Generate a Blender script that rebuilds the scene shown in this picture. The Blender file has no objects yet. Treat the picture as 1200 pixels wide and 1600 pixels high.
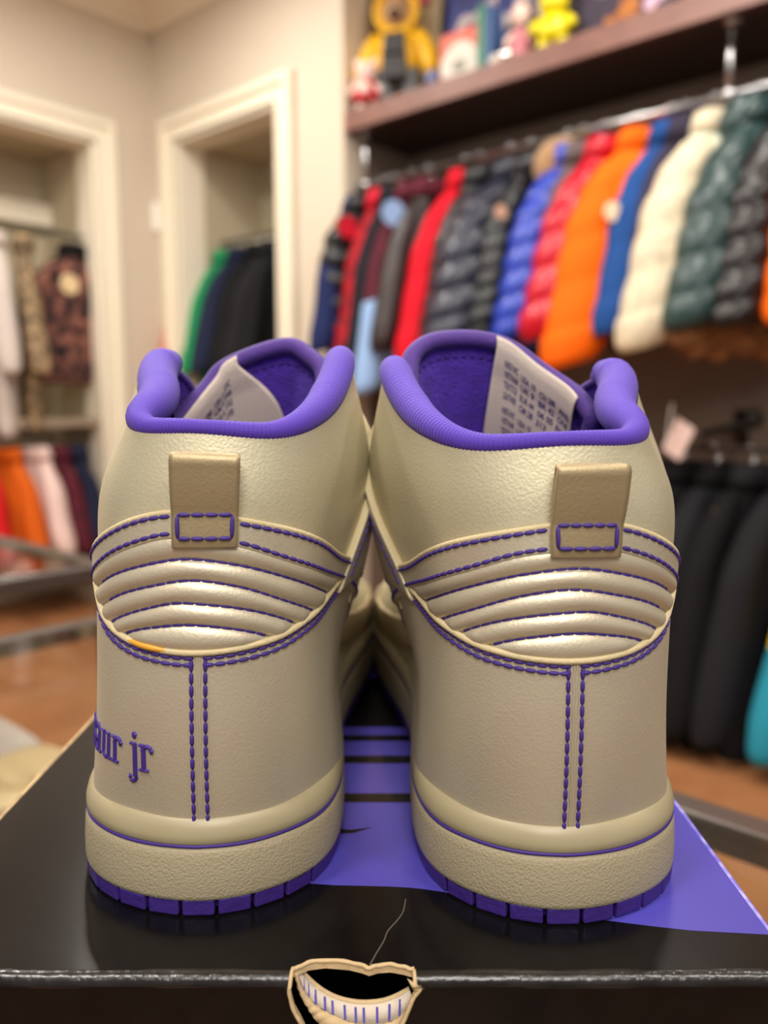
import bpy, bmesh, math, random
import numpy as np
from math import sin, cos, pi, atan, radians, sqrt, hypot
from mathutils import Vector

SC = bpy.context.scene
COL = SC.collection
rnd = random.Random(7)

# ------------------------------------------------------------------ camera, world, lamps, exposure
FPX, PITCH, EYE = 1250.0, atan(163 / 1250.0), 1.05
cam_data = bpy.data.cameras.new('camera')
cam = bpy.data.objects.new('camera', cam_data); COL.objects.link(cam)
cam.location = (0, 0, EYE); cam.rotation_euler = (pi / 2 - PITCH, 0, 0)
cam_data.sensor_fit = 'VERTICAL'; cam_data.sensor_height = 36.0; cam_data.lens = 36.0 * FPX / 1600.0
cam_data.clip_start = 0.01
cam_data.dof.use_dof = True; cam_data.dof.focus_distance = 0.232
cam_data.dof.aperture_fstop = cam_data.lens / 3.9
SC.camera = cam

world = bpy.data.worlds.new('world'); SC.world = world; world.use_nodes = True
wb = world.node_tree.nodes['Background']
wb.inputs[0].default_value = (1.0, 0.97, 0.92, 1); wb.inputs[1].default_value = 0.24

def lamp(loc, power, size, col=(1.0, 0.955, 0.885), aim=None, spread=180):
    d = bpy.data.lights.new('area_lamp', 'AREA'); d.shape = 'DISK'; d.size = size
    d.energy = power; d.color = col; d.spread = radians(spread)
    o = bpy.data.objects.new('area_lamp', d); COL.objects.link(o); o.location = loc
    v = Vector(aim if aim else (loc[0], loc[1], 0)) - Vector(loc)
    o.rotation_euler = v.to_track_quat('-Z', 'Y').to_euler()
    return o
# ceiling downlights of the shop
for x, y, p in ((-0.9, -0.5, 20), (0.9, -0.6, 13), (-1.35, 1.5, 28), (-0.1, 1.7, 20), (-0.9, 3.0, 17), (1.3, 0.9, 16), (-2.3, 2.6, 20), (0.75, 2.25, 9)):
    lamp((x, y, 2.98), p, 0.32)

# wide light added behind the camera for the heel highlights; its source is unseen
lamp((0.05, -1.15, 2.35), 25, 0.9, aim=(0.0, 0.3, 0.98))

SC.view_settings.view_transform = 'Standard'; SC.view_settings.look = 'None'
SC.view_settings.gamma = 1.0; SC.view_settings.use_curve_mapping = False
SC.view_settings.exposure = 0.5

# ------------------------------------------------------------------ helpers
def srgb(r, g, b):
    f = lambda c: (c / 255 / 12.92) if c <= 10 else ((c / 255 + 0.055) / 1.055) ** 2.4
    return (f(r), f(g), f(b), 1)

MATS = {}
def mat(name, col, rough=0.6, metal=0.0, bump=None, vary=None, coat=0.0, sheen=0.0, spec=0.5, trans=0.0, alpha=None, emit=None):
    """bump=(scale, strength, kind), vary=(scale, colour2, amount)"""
    if name in MATS: return MATS[name]
    m = bpy.data.materials.new(name); m.use_nodes = True
    nt = m.node_tree; b = nt.nodes['Principled BSDF']; L = nt.links
    b.inputs['Base Color'].default_value = col; b.inputs['Roughness'].default_value = rough
    b.inputs['Metallic'].default_value = metal; b.inputs['Coat Weight'].default_value = coat
    b.inputs['Sheen Weight'].default_value = sheen; b.inputs['Specular IOR Level'].default_value = spec
    b.inputs['Transmission Weight'].default_value = trans
    if emit: b.inputs['Emission Color'].default_value = col; b.inputs['Emission Strength'].default_value = emit
    tc = nt.nodes.new('ShaderNodeTexCoord')
    if vary:
        n = nt.nodes.new('ShaderNodeTexNoise'); n.inputs['Scale'].default_value = vary[0]; n.inputs['Detail'].default_value = 4
        r = nt.nodes.new('ShaderNodeValToRGB'); r.color_ramp.elements[0].position = 0.42; r.color_ramp.elements[1].position = 0.62
        mx = nt.nodes.new('ShaderNodeMix'); mx.data_type = 'RGBA'
        mm = nt.nodes.new('ShaderNodeMath'); mm.operation = 'MULTIPLY'; mm.inputs[1].default_value = vary[2]
        L.new(tc.outputs['Object'], n.inputs['Vector']); L.new(n.outputs['Fac'], r.inputs[0]); L.new(r.outputs[0], mm.inputs[0])
        L.new(mm.outputs[0], mx.inputs[0]); mx.inputs[6].default_value = col; mx.inputs[7].default_value = vary[1]
        L.new(mx.outputs[2], b.inputs['Base Color'])
    if bump:
        kind = bump[2] if len(bump) > 2 else 'noise'
        bp = nt.nodes.new('ShaderNodeBump'); bp.inputs['Strength'].default_value = bump[1]; bp.inputs['Distance'].default_value = bump[3] if len(bump) > 3 else 0.001
        if kind == 'noise':
            n = nt.nodes.new('ShaderNodeTexNoise'); n.inputs['Scale'].default_value = bump[0]; n.inputs['Detail'].default_value = 3; out = n.outputs['Fac']
        elif kind == 'leather':
            n = nt.nodes.new('ShaderNodeTexVoronoi'); n.inputs['Scale'].default_value = bump[0]; n.feature = 'SMOOTH_F1'; out = n.outputs['Distance']
            w = nt.nodes.new('ShaderNodeTexNoise'); w.inputs['Scale'].default_value = bump[0] * 0.5; w.inputs['Detail'].default_value = 2
            va = nt.nodes.new('ShaderNodeMix'); va.data_type = 'VECTOR'; va.inputs[0].default_value = 0.0004
            L.new(tc.outputs['Object'], w.inputs['Vector'])
            L.new(tc.outputs['Object'], va.inputs[4]); L.new(w.outputs['Color'], va.inputs[5]); L.new(va.outputs[1], n.inputs['Vector'])
        L.new(tc.outputs['Object'], n.inputs['Vector']) if kind == 'noise' else None
        L.new(out, bp.inputs['Height']); L.new(bp.outputs[0], b.inputs['Normal'])
    MATS[name] = m
    return m

def mk(name, V, Fc, mats, parent=None, smooth=True, mi=None, loc=None):
    me = bpy.data.meshes.new(name)
    me.from_pydata([tuple(map(float, v)) for v in V], [], [tuple(int(i) for i in f) for f in Fc])
    for m in (mats if isinstance(mats, (list, tuple)) else [mats]): me.materials.append(m)
    if mi is not None: me.polygons.foreach_set('material_index', np.asarray(mi, dtype=np.int32))
    me.polygons.foreach_set('use_smooth', [smooth] * len(me.polygons)); me.update()
    bm = bmesh.new(); bm.from_mesh(me); bmesh.ops.recalc_face_normals(bm, faces=bm.faces[:]); bm.to_mesh(me); bm.free()
    o = bpy.data.objects.new(name, me); COL.objects.link(o)
    if parent is not None: o.parent = parent
    if loc is not None: o.location = loc
    return o

class MB:
    """collects shapes for ONE mesh"""
    def __init__(s): s.V = []; s.F = []; s.M = []
    def add(s, V, F, mi=0):
        k = len(s.V); s.V += [tuple(v) for v in V]; s.F += [tuple(i + k for i in f) for f in F]; s.M += [mi] * len(F); return s
    def box(s, c, d, mi=0, rz=0.0, ax=None):
        x, y, z = d[0] / 2, d[1] / 2, d[2] / 2
        P = [(i * x, j * y, k * z) for k in (-1, 1) for j in (-1, 1) for i in (-1, 1)]
        ca, sa = cos(rz), sin(rz)
        P = [(p[0] * ca - p[1] * sa + c[0], p[0] * sa + p[1] * ca + c[1], p[2] + c[2]) for p in P]
        return s.add(P, [(0, 2, 3, 1), (4, 5, 7, 6), (0, 1, 5, 4), (2, 6, 7, 3), (0, 4, 6, 2), (1, 3, 7, 5)], mi)
    def hexa(s, P, mi=0):
        """8 points: bottom 4 (ccw) then top 4"""
        return s.add(P, [(3, 2, 1, 0), (4, 5, 6, 7), (0, 1, 5, 4), (1, 2, 6, 5), (2, 3, 7, 6), (3, 0, 4, 7)], mi)
    def tube(s, path, rad, n=8, closed=False, mi=0, squash=None):
        P = np.asarray(path, float); m = len(P); R = np.broadcast_to(np.asarray(rad, float), (m,))
        T = np.empty_like(P)
        if closed: T[:] = np.roll(P, -1, 0) - np.roll(P, 1, 0)
        else: T[1:-1] = P[2:] - P[:-2]; T[0] = P[1] - P[0]; T[-1] = P[-1] - P[-2]
        T /= np.linalg.norm(T, axis=1)[:, None] + 1e-12
        a = np.array([0, 0, 1.0]) if abs(T[0][2]) < 0.9 else np.array([1.0, 0, 0])
        V = []; Nn = np.cross(T[0], np.cross(a, T[0])); Nn /= np.linalg.norm(Nn)
        for i in range(m):
            Nn = Nn - T[i] * (Nn @ T[i]); Nn /= np.linalg.norm(Nn) + 1e-12; B = np.cross(T[i], Nn)
            for k in range(n):
                t = 2 * pi * k / n; V.append(P[i] + R[i] * (cos(t) * Nn + sin(t) * B))
        F = [(i * n + k, i * n + (k + 1) % n, ((i + 1) % m) * n + (k + 1) % n, ((i + 1) % m) * n + k) for i in range(m if closed else m - 1) for k in range(n)]
        if not closed: F += [tuple(range(n))[::-1], tuple((m - 1) * n + k for k in range(n))]
        return s.add(V, F, mi)
    def ell(s, c, r, nu=16, nv=10, mi=0, M=None):
        V = []; F = []
        for j in range(nv + 1):
            t = pi * j / nv
            for i in range(nu):
                f = 2 * pi * i / nu; p = np.array([r[0] * sin(t) * cos(f), r[1] * sin(t) * sin(f), r[2] * cos(t)])
                if M is not None: p = M @ p
                V.append(p + np.array(c))
        for j in range(nv):
            for i in range(nu):
                q = (j * nu + i, j * nu + (i + 1) % nu, (j + 1) * nu + (i + 1) % nu, (j + 1) * nu + i); F.append(q)
        return s.add(V, F, mi)
    def lathe(s, prof, n=20, c=(0, 0, 0), mi=0, sx=1, sy=1):
        V = [(c[0] + r * sx * cos(2 * pi * k / n), c[1] + r * sy * sin(2 * pi * k / n), c[2] + z) for r, z in prof for k in range(n)]
        m = len(prof)
        F = [(i * n + k, i * n + (k + 1) % n, (i + 1) * n + (k + 1) % n, (i + 1) * n + k) for i in range(m - 1) for k in range(n)]
        F += [tuple(range(n))[::-1], tuple((m - 1) * n + k for k in range(n))]
        return s.add(V, F, mi)
    def loft(s, rings, mi=0, cap=True):
        n = len(rings[0]); V = [p for r in rings for p in r]; m = len(rings)
        F = [(i * n + k, i * n + (k + 1) % n, (i + 1) * n + (k + 1) % n, (i + 1) * n + k) for i in range(m - 1) for k in range(n)]
        if cap: F += [tuple(range(n))[::-1], tuple((m - 1) * n + k for k in range(n))]
        return s.add(V, F, mi)
    def build(s, name, mats, parent=None, smooth=False, loc=None):
        return mk(name, s.V, s.F, mats, parent, smooth, s.M, loc)

def bevel(o, w, seg=2):
    b = o.modifiers.new('bevel', 'BEVEL'); b.width = w; b.segments = seg; b.limit_method = 'ANGLE'; b.angle_limit = radians(40)
    return o
def tag(o, label, cat, group=None):
    o['label'] = label; o['category'] = cat
    if group: o['group'] = group
    return o
def empty(name, loc=(0, 0, 0), rz=0.0):
    o = bpy.data.objects.new(name, None); COL.objects.link(o); o.location = loc; o.rotation_euler = (0, 0, rz); o.empty_display_size = 0.05
    return o
def struct(o):
    o['kind'] = 'structure'; return o

# pixel helpers: where a sight line of the photograph meets a real plane
CP = np.array([0, 0, EYE]); FW = np.array([0, cos(PITCH), -sin(PITCH)]); UPV = np.array([0, sin(PITCH), cos(PITCH)])
def ray(x, y): return FW + np.array([(x - 600) / FPX, 0, 0]) - UPV * ((y - 800) / FPX)
def on_z(x, y, z):
    r = ray(x, y); return CP + r * ((z - EYE) / r[2])
# room frame: wall B runs along DB, NB points from it into the room
DB = np.array([0.751, -0.660, 0]); DB /= np.linalg.norm(DB); NB = np.array([DB[1], -DB[0], 0])
P0 = np.array([-0.168, 3.5, 0])
def RB(a, b, z): return P0 + DB * a + NB * b + np.array([0, 0, z])
def on_B(x, y, b):
    """pixel on the plane parallel to wall B at distance b in front of it -> (a, z)"""
    r = ray(x, y); o = P0 + NB * b; t = ((o - CP) @ NB) / (r @ NB); p = CP + r * t
    return (p - o) @ DB, p[2]
CORN = RB(-1.384, 0, 0); DA = NB.copy(); NA = DB.copy()       # wall A leaves the corner along DA, faces NA
def RA(s, b, z): return CORN + DA * s + NA * b + np.array([0, 0, z])
def on_A(x, y, b):
    r = ray(x, y); o = CORN + NA * b; t = ((o - CP) @ NA) / (r @ NA); p = CP + r * t
    return (p - o) @ DA, p[2]
YAWB = math.atan2(DB[1], DB[0])
def boxR(mb, F, a0, a1, b0, b1, z0, z1, mi=0):
    P = [F(a, b, z) for z in (z0, z1) for a, b in ((a0, b0), (a1, b0), (a1, b1), (a0, b1))]
    return mb.hexa(P, mi)
# ------------------------------------------------------------------ the setting
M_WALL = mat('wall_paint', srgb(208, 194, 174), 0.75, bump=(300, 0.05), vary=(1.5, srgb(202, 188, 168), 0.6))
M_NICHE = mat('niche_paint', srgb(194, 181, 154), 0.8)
M_TRIM = mat('trim_paint', srgb(236, 226, 204), 0.45)
M_CEIL = mat('ceiling_paint', srgb(222, 211, 190), 0.8)
M_DARKWALL = mat('alcove_shaded', srgb(124, 106, 92), 0.8, vary=(2.0, srgb(112, 95, 84), 0.6))  # wall below the shelf: the shade there is put into this darker colour
m = mat('floor_wood', srgb(160, 108, 70), 0.38, vary=(5, srgb(138, 90, 56), 0.6))

fl = MB().box((0, 1.5, -0.05), (9, 9, 0.1)).build('floor', MATS['floor_wood']); struct(fl)
ce = MB().box((0, 1.5, 3.14), (9, 9, 0.1)).build('ceiling', M_CEIL); struct(ce)
ZC = 3.09
# wall B (back) with its clothes niche
w = MB(); A0, A1 = -1.18, -0.395; ZN = 2.395; ND = 0.55
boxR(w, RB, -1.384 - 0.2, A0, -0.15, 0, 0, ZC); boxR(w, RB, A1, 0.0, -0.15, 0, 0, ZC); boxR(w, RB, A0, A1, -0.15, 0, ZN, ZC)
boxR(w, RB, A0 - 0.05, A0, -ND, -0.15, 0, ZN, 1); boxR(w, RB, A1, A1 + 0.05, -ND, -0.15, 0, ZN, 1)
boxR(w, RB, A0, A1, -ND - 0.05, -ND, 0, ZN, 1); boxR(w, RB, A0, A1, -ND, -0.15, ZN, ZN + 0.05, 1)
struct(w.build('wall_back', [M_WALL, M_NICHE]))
# wall A (left) with a wider niche
w = MB(); S0, S1 = 0.345, 1.75; ZA = 2.36; NDA = 0.55
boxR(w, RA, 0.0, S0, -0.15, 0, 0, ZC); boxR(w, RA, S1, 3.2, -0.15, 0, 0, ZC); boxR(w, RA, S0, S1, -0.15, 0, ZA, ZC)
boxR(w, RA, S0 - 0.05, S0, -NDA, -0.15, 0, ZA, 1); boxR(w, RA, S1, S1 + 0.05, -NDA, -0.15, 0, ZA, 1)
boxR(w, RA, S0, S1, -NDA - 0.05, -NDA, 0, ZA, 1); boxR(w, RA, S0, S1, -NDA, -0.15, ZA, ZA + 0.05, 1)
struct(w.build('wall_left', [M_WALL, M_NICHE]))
# wall C (right, the alcove behind the shelf) and the return beside the pier
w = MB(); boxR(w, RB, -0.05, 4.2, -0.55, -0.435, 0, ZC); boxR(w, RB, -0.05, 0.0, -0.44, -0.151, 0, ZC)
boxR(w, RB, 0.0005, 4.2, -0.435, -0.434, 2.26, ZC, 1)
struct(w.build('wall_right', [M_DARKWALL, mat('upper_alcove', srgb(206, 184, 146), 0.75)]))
# frames around the niches
def frame(F, s0, s1, zt, wd, name):
    q = MB()
    for (d0, d1, pr) in ((0.0, wd, 0.022), (wd * 0.66, wd, 0.04), (0.0, wd * 0.22, 0.032)):
        boxR(q, F, s0 - d1, s0 - d0, 0.0005, pr, 0, zt + d1); boxR(q, F, s1 + d0, s1 + d1, 0.0005, pr, 0, zt + d1)
        boxR(q, F, s0 - d0, s1 + d0, 0.0005, pr, zt + d0, zt + d1)
    boxR(q, F, s0 - 0.001, s0 + 0.02, -0.149, 0.012, 0, zt); boxR(q, F, s1 - 0.02, s1 + 0.001, -0.149, 0.012, 0, zt); boxR(q, F, s0, s1, -0.149, 0.012, zt - 0.02, zt)
    return struct(q.build(name, M_TRIM))
frame(RB, A0, A1, ZN, 0.105, 'trim_1'); frame(RA, S0, S1, ZA, 0.10, 'trim_2')
# cornice along both walls
q = MB()
prof = [(0.0, 2.955), (0.018, 2.955), (0.024, 2.985), (0.05, 3.01), (0.075, 3.05), (0.10, 3.062), (0.10, 3.089), (0.0, 3.089)]
V = [RB(a, b, z) for a in (-1.384, 0.0) for b, z in prof]; n = len(prof)
q.add(V, [(i, (i + 1) % n, n + (i + 1) % n, n + i) for i in range(n)] + [tuple(range(n)), tuple(range(n, 2 * n))[::-1]])
V = [RA(a, b, z) for a in (0.0, 3.2) for b, z in prof]
q.add(V, [(i, (i + 1) % n, n + (i + 1) % n, n + i) for i in range(n)] + [tuple(range(n)), tuple(range(n, 2 * n))[::-1]])
struct(q.build('trim_3', M_TRIM))

# thermostat on the wall near the corner
a, z = on_A(249, 341, 0.0)
t = empty('thermostat', RA(a, 0.0, z)); t.rotation_euler = (0, 0, math.atan2(NA[1], NA[0]) + pi / 2)
tag(t, 'small white thermostat on the beige wall between the two niches', 'thermostat')
o = MB().box((0, -0.014, 0), (0.092, 0.028, 0.15)).build('housing', mat('white_plastic', srgb(250, 246, 238), 0.4), t); bevel(o, 0.012)
MB().box((0, -0.0285, 0.035), (0.04, 0.003, 0.025)).build('display', mat('lcd_grey', srgb(196, 196, 184), 0.3), t)

# ------------------------------------------------------------------ chrome rails, shelf
M_CHROME = mat('chrome', srgb(196, 196, 198), 0.22, 1.0)
M_STEEL = mat('steel', srgb(150, 146, 140), 0.35, 1.0)
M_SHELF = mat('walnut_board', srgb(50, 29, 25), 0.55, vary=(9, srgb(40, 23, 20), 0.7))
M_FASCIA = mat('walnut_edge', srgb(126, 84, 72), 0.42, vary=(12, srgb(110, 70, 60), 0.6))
ZS0 = 2.185; ZS1 = 2.262
sh = empty('wall_shelf', RB(1.2, -0.16, ZS0)); tag(sh, 'long dark walnut wall shelf above the row of puffer jackets', 'shelf')
def relR(mb, parent): 
    L = np.array(parent.location); mb.V = [tuple(np.array(v) - L) for v in mb.V]; return mb
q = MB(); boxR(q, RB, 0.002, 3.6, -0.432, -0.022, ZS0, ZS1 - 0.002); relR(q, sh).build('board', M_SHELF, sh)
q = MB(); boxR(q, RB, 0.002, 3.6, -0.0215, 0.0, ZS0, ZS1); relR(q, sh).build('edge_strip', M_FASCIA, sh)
B_RAIL = -0.07; Z_RAIL = on_B(560, 292, B_RAIL)[1]
def rail(name, label, p0, p1, r=0.0125, mt=None, ends=True):
    e = empty(name, (np.array(p0) + p1) / 2); tag(e, label, 'clothes rail')
    L = np.array(e.location)
    MB().tube([np.array(p0) - L, np.array(p1) - L], r, 14).build('bar', mt or M_CHROME, e, True)
    return e
top_rail = rail('clothes_rail', 'long chrome clothes rail under the walnut shelf', RB(0.005, B_RAIL, Z_RAIL), RB(3.5, B_RAIL, Z_RAIL))
def drop(parent, a, b, z0, z1, name='bracket'):
    L = np.array(parent.location)
    q = MB(); q.tube([RB(a, b, z0) - L, RB(a, b, z1) - L], 0.011, 10); q.lathe([(0.03, -0.006), (0.03, 0.0)], 14, tuple(RB(a, b, z1) - L))
    q.tube([RB(a - 0.02, b, z0) - L, RB(a + 0.02, b, z0) - L], 0.02, 12)
    return q.build(name, M_CHROME, parent, True)
aB = on_B(1140, 120, B_RAIL)[0]
drop(top_rail, 0.06, B_RAIL, Z_RAIL, ZS0 - 0.001); drop(top_rail, aB, B_RAIL, Z_RAIL, ZS0 - 0.001)
Z_LOW = on_B(1150, 702, -0.07)[1]
low_rail = rail('clothes_rail', 'low dark steel clothes rail carrying black trousers by the right edge', RB(0.3, -0.07, Z_LOW), RB(3.5, -0.07, Z_LOW), 0.011, mat('dark_steel', srgb(70, 62, 58), 0.4, 0.8))
L = np.array(low_rail.location)
aa = on_B(1100, 680, -0.07)[0]
q = MB(); q.tube([RB(aa, -0.434, Z_LOW + 0.06) - L, RB(aa, -0.07, Z_LOW + 0.045) - L, RB(aa, -0.07, Z_LOW) - L], 0.012, 10); q.box(tuple(RB(aa, -0.430, Z_LOW + 0.06) - L), (0.05, 0.008, 0.12), rz=YAWB)
q.build('bracket', MATS['dark_steel'], low_rail, True)
a2, z2 = on_B(1178, 655, -0.05)
q = MB(); q.tube([RB(aa, -0.07, Z_LOW + 0.045) - L, RB(a2, -0.05, z2) - L], 0.009, 8); q.ell(tuple(RB(a2, -0.05, z2) - L), (0.03, 0.03, 0.03))
q.build('bracket_arm', mat('black_metal', srgb(22, 20, 20), 0.45, 0.4), low_rail, True)
# ------------------------------------------------------------------ hanging clothes
M_WOOD = mat('hanger_wood', srgb(172, 120, 66), 0.5)
def fabric(name, c, shiny=False, vary=None, bump=True):
    return mat('cloth_' + name, srgb(*c), 0.34 if shiny else 0.8, vary=vary, bump=(60, 0.35, 'noise', 0.004) if bump else None, spec=0.4 if shiny else 0.2)
def sq(p, n=24, ex=2.6):
    """superellipse ring"""
    cx, cy, z, rx, ry = p; R = []
    for k in range(n):
        t = 2 * pi * k / n; c, s = cos(t), sin(t)
        R.append((cx + rx * math.copysign(abs(c) ** (2 / ex), c), cy + ry * math.copysign(abs(s) ** (2 / ex), s), z))
    return R
def interp(t, xs, ys): return float(np.interp(t, xs, ys))
def garment(name, label, cat, pos, yaw, body, sleeve=None, collar=None, W=0.235, L=0.68, T=0.06, puffs=0, amp=0.3, sleeves=True,
            group=None, hood=None, badge=None, sleeve2=None, wk=1.0, short=False, flare=0.03, hang=M_WOOD, wired=False, lower=None, neck=0.08, zip_=None, sl=0.57, fur=None):
    W = W * wk
    e = empty(name, pos, yaw); tag(e, label, cat, group)
    h = MB()                                                   # hanger: hook and shoulders
    hook = [(0.0, 0.0, -0.11), (0, 0, -0.035), (0.012, 0, -0.02), (0.0165, 0, 0.0), (0.010, 0, 0.0145), (0.0, 0, 0.0185), (-0.010, 0, 0.0145), (-0.0165, 0, 0.0)]
    h.tube(hook, 0.0028, 6)
    h.build('hanger_hook', M_CHROME, e, True)
    h = MB(); h.tube([(-W * 0.62, 0, -0.185), (-W * 0.25, 0, -0.13), (0, 0, -0.11), (W * 0.25, 0, -0.13), (W * 0.62, 0, -0.185)], [0.008, 0.010, 0.011, 0.010, 0.008], 8)
    h.build('hanger', hang, e, True)
    n = 48 if puffs else 26; rings = []
    for i in range(n + 1):
        t = i / n; z = -neck - (L - neck) * t
        wx = interp(t, [0, 0.04, 0.12, 0.25, 0.45, 1], [0.05, 0.075, W * 0.52, W * 0.72, W * 0.84, W * 0.94])
        ty = interp(t, [0, 0.05, 0.14, 0.4, 0.97, 1], [0.035, 0.04, T * 0.7, T * 0.95, T, T * 0.8])
        k = abs(sin(pi * puffs * t)) ** 0.6 if puffs else 0.5 + 0.15 * sin(9 * t)
        ty *= 1 - amp + amp * 1.4 * k; wx *= 1 - amp * 0.18 + amp * 0.25 * k
        if not puffs: ty *= 1 + 0.10 * sin(5 * t + W * 70)
        r = sq((0, 0, z, wx, ty), 28)
        if not puffs: r = [(p[0], p[1] + 0.006 * sin(p[0] * 60 + 3 * t), p[2]) for p in r]
        rings.append(r)
    b = MB().loft(rings)
    if lower:                                                   # second colour below a height fraction
        b.M = [1 if (sum(b.V[i][2] for i in f) / len(f)) < -L * lower[0] else 0 for f in b.F]
        b.build('body', [body, lower[1]], e, True)
    else: b.build('body', body, e, True)
    if sleeves:
        for sgn in (-1, 1):
            m_ = 40 if puffs else 22; R = []; ph = rnd.uniform(0, 6)
            for i in range(m_ + 1):
                t = i / m_
                x = interp(t, [0, 0.1, 0.3, 0.65, 1], [W * 0.34, W * 0.52, W * 0.80, W * 1.0, W * 1.10 + flare]); z = -neck - 0.045 - t * (sl if not short else 0.24)
                r_ = interp(t, [0, 0.12, 0.45, 0.85, 0.96, 1], [0.035, 0.055, 0.068, 0.074, 0.064, 0.052]) * (T / 0.06) ** 0.6
                k = abs(sin(pi * (puffs + 1) * t + 0.35 * sin(ph + 3 * t))) ** 0.6 if puffs else 0.6 + 0.12 * sin(13 * t + ph)
                r_ *= 1 - amp * 0.55 + amp * 0.75 * k
                R.append([(sgn * (x + r_ * cos(q) * (1.0 if not short else 1.2)), -0.03 * t + 0.012 * sin(ph + 2.2 * t) + r_ * 0.9 * sin(q), z - 0.3 * r_ * cos(q)) for q in [2 * pi * j / 16 for j in range(16)]])
            if sgn > 0: R = [[(p[0] * 0.74, p[1], (p[2] + neck) * 0.80 - neck) for p in r] for r in R]      # wall side is pushed in
            q = MB().loft(R)
            if sleeve2: q.M = [1 if min(f) // 16 > sleeve2[0] * m_ else 0 for f in q.F]
            q.build('sleeve', [sleeve or body, sleeve2[1]] if sleeve2 else (sleeve or body), e, True)
    if collar is not None:
        R = [sq((0, -0.003, z, rx, ry), 18) for z, rx, ry in ((-neck - 0.03, 0.085, 0.05), (-neck + 0.0, 0.078, 0.05), (-neck + 0.035, 0.066, 0.048), (-neck + 0.04, 0.055, 0.036), (-neck + 0.01, 0.05, 0.03))]
        MB().loft(R).build('collar', collar, e, True)
    if hood is not None:
        hm, hs = hood
        MB().ell((0, 0.03, -neck - 0.02), (0.115 * hs, 0.08 * hs, 0.10 * hs), 18, 12).build('hood', hm, e, True)
    if fur is not None:
        fm, z0, rr, wd = fur
        q = MB()
        for i in range(26):
            t = i / 25 * 2 - 1
            q.ell((t * wd + rnd.uniform(-.01, .01), rnd.uniform(-.03, .03), z0 + rnd.uniform(-.02, .02)), (rr * rnd.uniform(.7, 1.2), rr * rnd.uniform(.7, 1.1), rr * rnd.uniform(.7, 1.2)), 10, 7)
        q.build('fur_trim', fm, e, True)
    if badge is not None:
        bm_, bx, bz, br = badge; yb = (0.064 * (T / 0.06) ** 0.6 * 1.06 + 0.012) if sleeves and abs(bx) > W * 0.6 else (T * 1.14 if puffs else T * 0.85)
        q = MB(); V = [(bx + br * cos(2 * pi * k / 14), -yb - (0.004 if j else 0.0), bz + br * sin(2 * pi * k / 14)) for j in (0, 1) for k in range(14)]
        q.add(V, [(k, (k + 1) % 14, 14 + (k + 1) % 14, 14 + k) for k in range(14)] + [tuple(range(14, 28)), tuple(range(14))]); q.build('badge', bm_, e)
    if zip_ is not None:
        MB().box((0, -T * 1.12, -(L + neck) / 2 - 0.02), (0.016, 0.012, L - neck - 0.10)).build('zip', zip_, e)
    return e

K = lambda *c: srgb(*c)
C = dict(
    navy=fabric('navy', (24, 34, 78)), redpatch=fabric('red_patch', (196, 24, 48)), blackpuff=fabric('black_puffer', (17, 17, 21), True),
    redplaid=fabric('red_plaid', (178, 30, 40), vary=(38, K(70, 20, 28), 0.8)), ink=fabric('ink', (24, 26, 34)), maroon=fabric('maroon', (92, 30, 44), vary=(30, K(60, 26, 36), 0.8)),
    denim=fabric('pale_denim', (142, 172, 214)), brown=fabric('dark_brown', (44, 32, 32), True), red=fabric('red_puffer', (200, 12, 34), False), slate=fabric('slate_puffer', (36, 38, 54), True),
    blue=fabric('blue_puffer', (34, 58, 164), True), tanfur=mat('tan_fur', srgb(176, 134, 88), 0.95, bump=(160, 0.9, 'noise', 0.01), vary=(40, K(148, 106, 66), 0.7), sheen=0.4),
    grey=fabric('warm_grey', (96, 82, 82)), crimson=fabric('crimson_puffer', (186, 10, 36), True), orange=fabric('orange_puffer', (236, 98, 0), False), royal=fabric('royal_blue', (26, 68, 130)),
    plum=fabric('plum_grey', (50, 44, 62)), mint=fabric('mint_cream', (200, 214, 196), False, (22, K(222, 200, 168), 0.9)), cream=fabric('cream', (222, 206, 176), False, (34, K(170, 164, 146), 0.55)), teal=fabric('teal_shell', (38, 60, 60), True),
    brownfur=mat('brown_fur', srgb(156, 110, 68), 0.95, bump=(140, 0.9, 'noise', 0.01), vary=(30, K(116, 76, 46), 0.8)), darkpuff=fabric('dark_plum_puffer', (27, 21, 23), True),
    black=fabric('black_cloth', (15, 15, 17)), black2=fabric('charcoal_cloth', (27, 27, 31)), white=fabric('white_cloth', (232, 228, 224)), yellow=fabric('yellow_cloth', (238, 200, 10)), aqua=fabric('aqua_cloth', (40, 140, 164)),
    green=fabric('green_cloth', (30, 134, 84)), pinkred=fabric('dusty_pink', (206, 132, 110)), nightblue=fabric('night_blue', (28, 34, 58)), floral=fabric('floral_print', (32, 27, 32), vary=(20, K(160, 104, 88), 0.7)),
    leaf=fabric('leaf_print', (96, 82, 66), vary=(30, K(180, 150, 112), 0.9)), oatmeal=fabric('oatmeal', (222, 196, 152)), palegrey=fabric('pale_grey', (192, 180, 172)), rust=fabric('rust_orange', (206, 92, 18)), pinkwhite=fabric('pink_white', (226, 198, 190)),
    badge=mat('badge_white', srgb(240, 214, 180), 0.6), badge2=mat('badge_tan', srgb(196, 150, 122), 0.6), brightred=fabric('bright_red', (204, 26, 32)))
GR = 'coats on the long rail under the shelf'
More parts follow.
